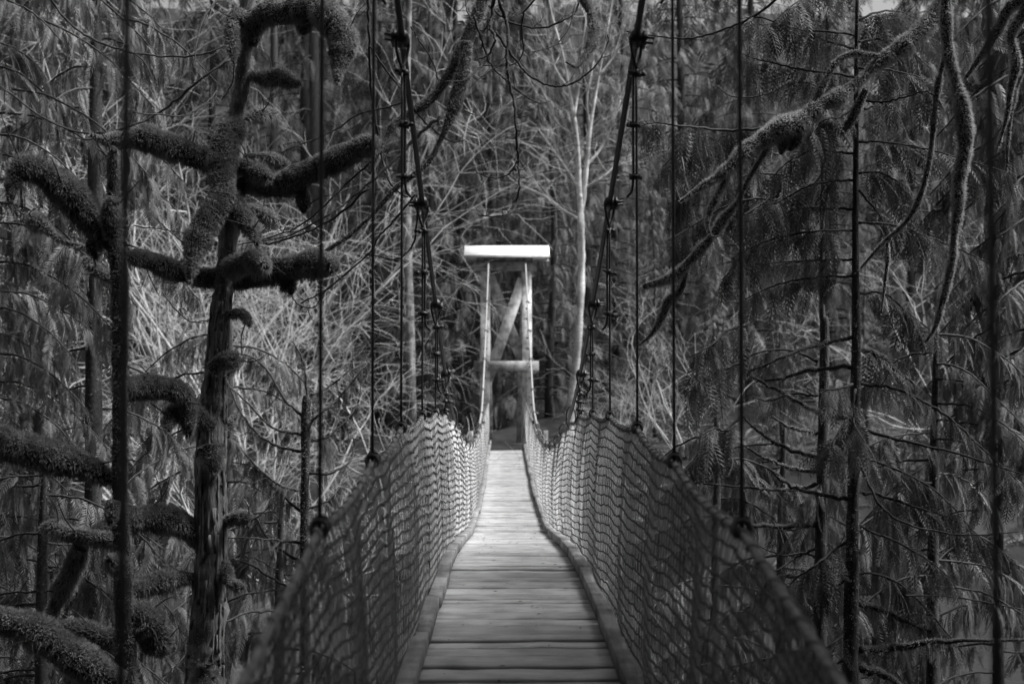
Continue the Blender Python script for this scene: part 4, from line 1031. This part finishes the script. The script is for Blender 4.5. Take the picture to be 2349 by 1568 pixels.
# the pale alder right of the tower
D9 = 45.5
al = thing('alder_tree', 'pale slender bare alder with forked stems, right of the tower', 'tree', P(1302, 1010, D9))
def stem(parent, pts, m=M_pale, name='stem', d=D9, sides=8):
    pp = np.array([P(751.7 + .4794*x, .4794*y, d + R.normal()*.15) for x, y, r in pts]); rr = np.array([r*.4794*d/FP for x, y, r in pts])
    p, r = spline(pp, 6, rr); b = MB(); b.tube(p, r*(1 + .06*R.normal(size=len(r))), sides); return b.obj(name, m, parent, True), p, r
tr_, p_, r_ = stem(al, [(1150, 2160, 24), (1165, 1950, 22), (1187, 1750, 19), (1206, 1550, 17), (1214, 1300, 17), (1212, 1100, 17), (1211, 1000, 15), (1209, 930, 9)], name='trunk')
K = [stem(tr_, q)[1] for q in (
    [(1211, 1010, 15), (1203, 880, 13), (1192, 650, 10), (1160, 450, 7), (1122, 250, 5), (1080, 100, 4), (1050, -40, 3)],
    [(1216, 1010, 14), (1238, 800, 12), (1258, 600, 9), (1300, 350, 6), (1340, 130, 5), (1370, -40, 3)],
    [(1205, 900, 9), (1150, 820, 6), (1080, 720, 5), (1010, 620, 3)],
    [(1192, 660, 8), (1100, 590, 5), (1050, 480, 4), (1010, 400, 3)],
    [(1200, 1050, 8), (1120, 1000, 6), (1040, 940, 5), (940, 890, 3)],
    [(1240, 790, 8), (1300, 720, 6), (1350, 620, 4), (1400, 480, 3)],
    [(1225, 900, 7), (1300, 860, 5), (1380, 790, 4), (1450, 740, 3)],
    [(1180, 560, 7), (1200, 420, 5), (1215, 250, 4), (1240, 60, 3)],
    [(1255, 620, 7), (1240, 480, 5), (1270, 300, 4), (1275, 120, 3)],
    [(1150, 420, 6), (1090, 330, 4), (1060, 200, 3)],
    [(1300, 360, 5), (1380, 250, 4), (1420, 120, 3)])]
b = MB()
for p in K:
    for _ in range(16):
        k = R.integers(4, len(p) - 1); dr = norm(norm(p[k] - p[k-1]) + R.normal(size=3)*.5 + np.array([0, 0, .25])); L = R.uniform(.6, 1.8)
        q = np.array([p[k], p[k] + dr*L*.5, p[k] + dr*L + np.array([0, 0, .15*L])]); b.tube(spline(q, 3), np.linspace(.014, .006, 7), 3, False)
        for _ in range(3):
            d2 = norm(dr + R.normal(size=3)*.6); s0 = q[1] + (q[2] - q[1])*R.uniform(); b.tube([s0, s0 + d2*L*.25, s0 + d2*L*.45 + np.array([0, 0, .1])], [.008, .006, .005], 3, False)
o = b.obj('twigs', M_paletwig, tr_, True); o['kind'] = 'stuff'
# grey and dark trunks of tall conifers standing just behind the walkway end
for xd, d, r, m, lab in [(938, 45, .17, M_dead, 'straight grey trunk just left of the tower'), (1020, 52, .22, M_bark, 'dark trunk between left cables and tower'),
                         (715, 50, .30, M_bark, 'thick dark trunk behind the bare thicket, left'),
                         (620, 56, .22, M_bark, 'dark trunk behind the gnarled tree top')]:
    x = (xd - 1174.5)/FP*d; z = float(ground_z(x, d)); b = MB(); hh = 22
    root = thing('tree_trunk', lab, 'tree', (x, d, z)); zs = np.linspace(-.3, hh, 12)
    b.tube(np.stack([x + .1*np.sin(zs*.3 + xd), d + 0*zs, z + zs], -1), r*(1 - .6*zs/hh), 10, True, None, .05); tk = b.obj('trunk', m, root, True)
    cr = MB()
    for i in range(30):
        t = R.uniform(.35, 1); a = R.uniform(0, 6.28); L = R.uniform(.8, 2.6); p0 = np.array([x, d, z + t*hh])
        s = np.linspace(0, 1, 5)[:, None]; p = p0 + np.array([math.cos(a), math.sin(a), 0])*L*s + np.array([0, 0, 1])*L*(.1*s - .6*s*s); b = MB(); b.tube(p, np.linspace(.03, .008, 5), 4, False); b.obj('branch', m, root, True)
        dress(cr, p, .8, .2, F_FAR, .2, 1.2, 1.0, 1)
    cr.obj('crown', M_cedar_far, root)

# ------------------------------------------------------------------ undergrowth on both banks
def undergrowth(name, label, n, xr, yr, size, m, tmpl):
    x = R.uniform(*xr, n); y = R.uniform(*yr, n); z = ground_z(x, y); k = (z > .1) & ~((np.abs(x) < 1.6) & (y > 30)); x, y, z = x[k], y[k], z[k]
    b = MB(); per = 5
    for j in range(per):
        a = R.uniform(0, 6.28, len(x)); org = np.stack([x, y, z], -1)
        fwd = np.stack([np.cos(a), np.sin(a), R.uniform(.5, 1.6, len(x))], -1); up = np.stack([-np.cos(a), -np.sin(a), 1 + 0*a], -1)
        put_fronds(b, tmpl, org, fwd, up + R.normal(size=up.shape)*.1, size*R.uniform(.6, 1.3, len(x)))
    o = b.obj(name, m); o['kind'] = 'stuff'; o['label'] = label; TRI[0] += b.ntri()
F_FERN = [frond(7, 0, .24, .7, 60 + s, .2) for s in range(3)]
undergrowth('fern_undergrowth', 'ferns and low shoots on the near bank', 400, (-8, 9), (8, 15), .6, M_cedar, F_FERN)
undergrowth('far_undergrowth', 'low pale ground plants along the far bank', 850, (-28, 28), (35, 50), .6, M_cedar_far, F_FERN)

# unseen near-bank crowns, added round and over the viewer to shade the walkway
nc = MB()
for x, y, Ht, Rd, z0 in [(8.5, -4, 22, 5.5, 4.5), (8.0, 2.5, 24, 5.2, 4.2), (9.2, 7, 25, 5.2, 3.2), (5.5, 1.5, 16, 6.5, 11.5), (-5.5, 0.5, 16, 6, 11.5), (-10.5, 2, 22, 5, 4.5), (-3, -9, 24, 6.5, 4.5), (5, -9, 24, 6.5, 4.5), (-13, -6, 24, 6, 4), (15, -6, 24, 6, 4), (0, -16, 26, 7, 5)]:
    mass_tree(nc, x, y, Ht, Rd, z0, 125, 2.0, TV)
o = nc.obj('near_bank_shade_crowns', M_cedar); o['kind'] = 'stuff'; o['label'] = 'unseen near-bank tree crowns, added to shade the near half of the walkway'
TRI[0] += nc.ntri()
print('mesh tris', sum(len(me.loops) - 2*len(me.polygons) for me in bpy.data.meshes))

if os_dbg:
    from collections import Counter
    cc=Counter()
    seen=set()
    for o in bpy.data.objects:
        if o.type=='MESH' and o.data.name not in seen:
            seen.add(o.data.name); cc[o.name.split('.')[0]]+=len(o.data.loops)-2*len(o.data.polygons)
    print(cc.most_common(25))
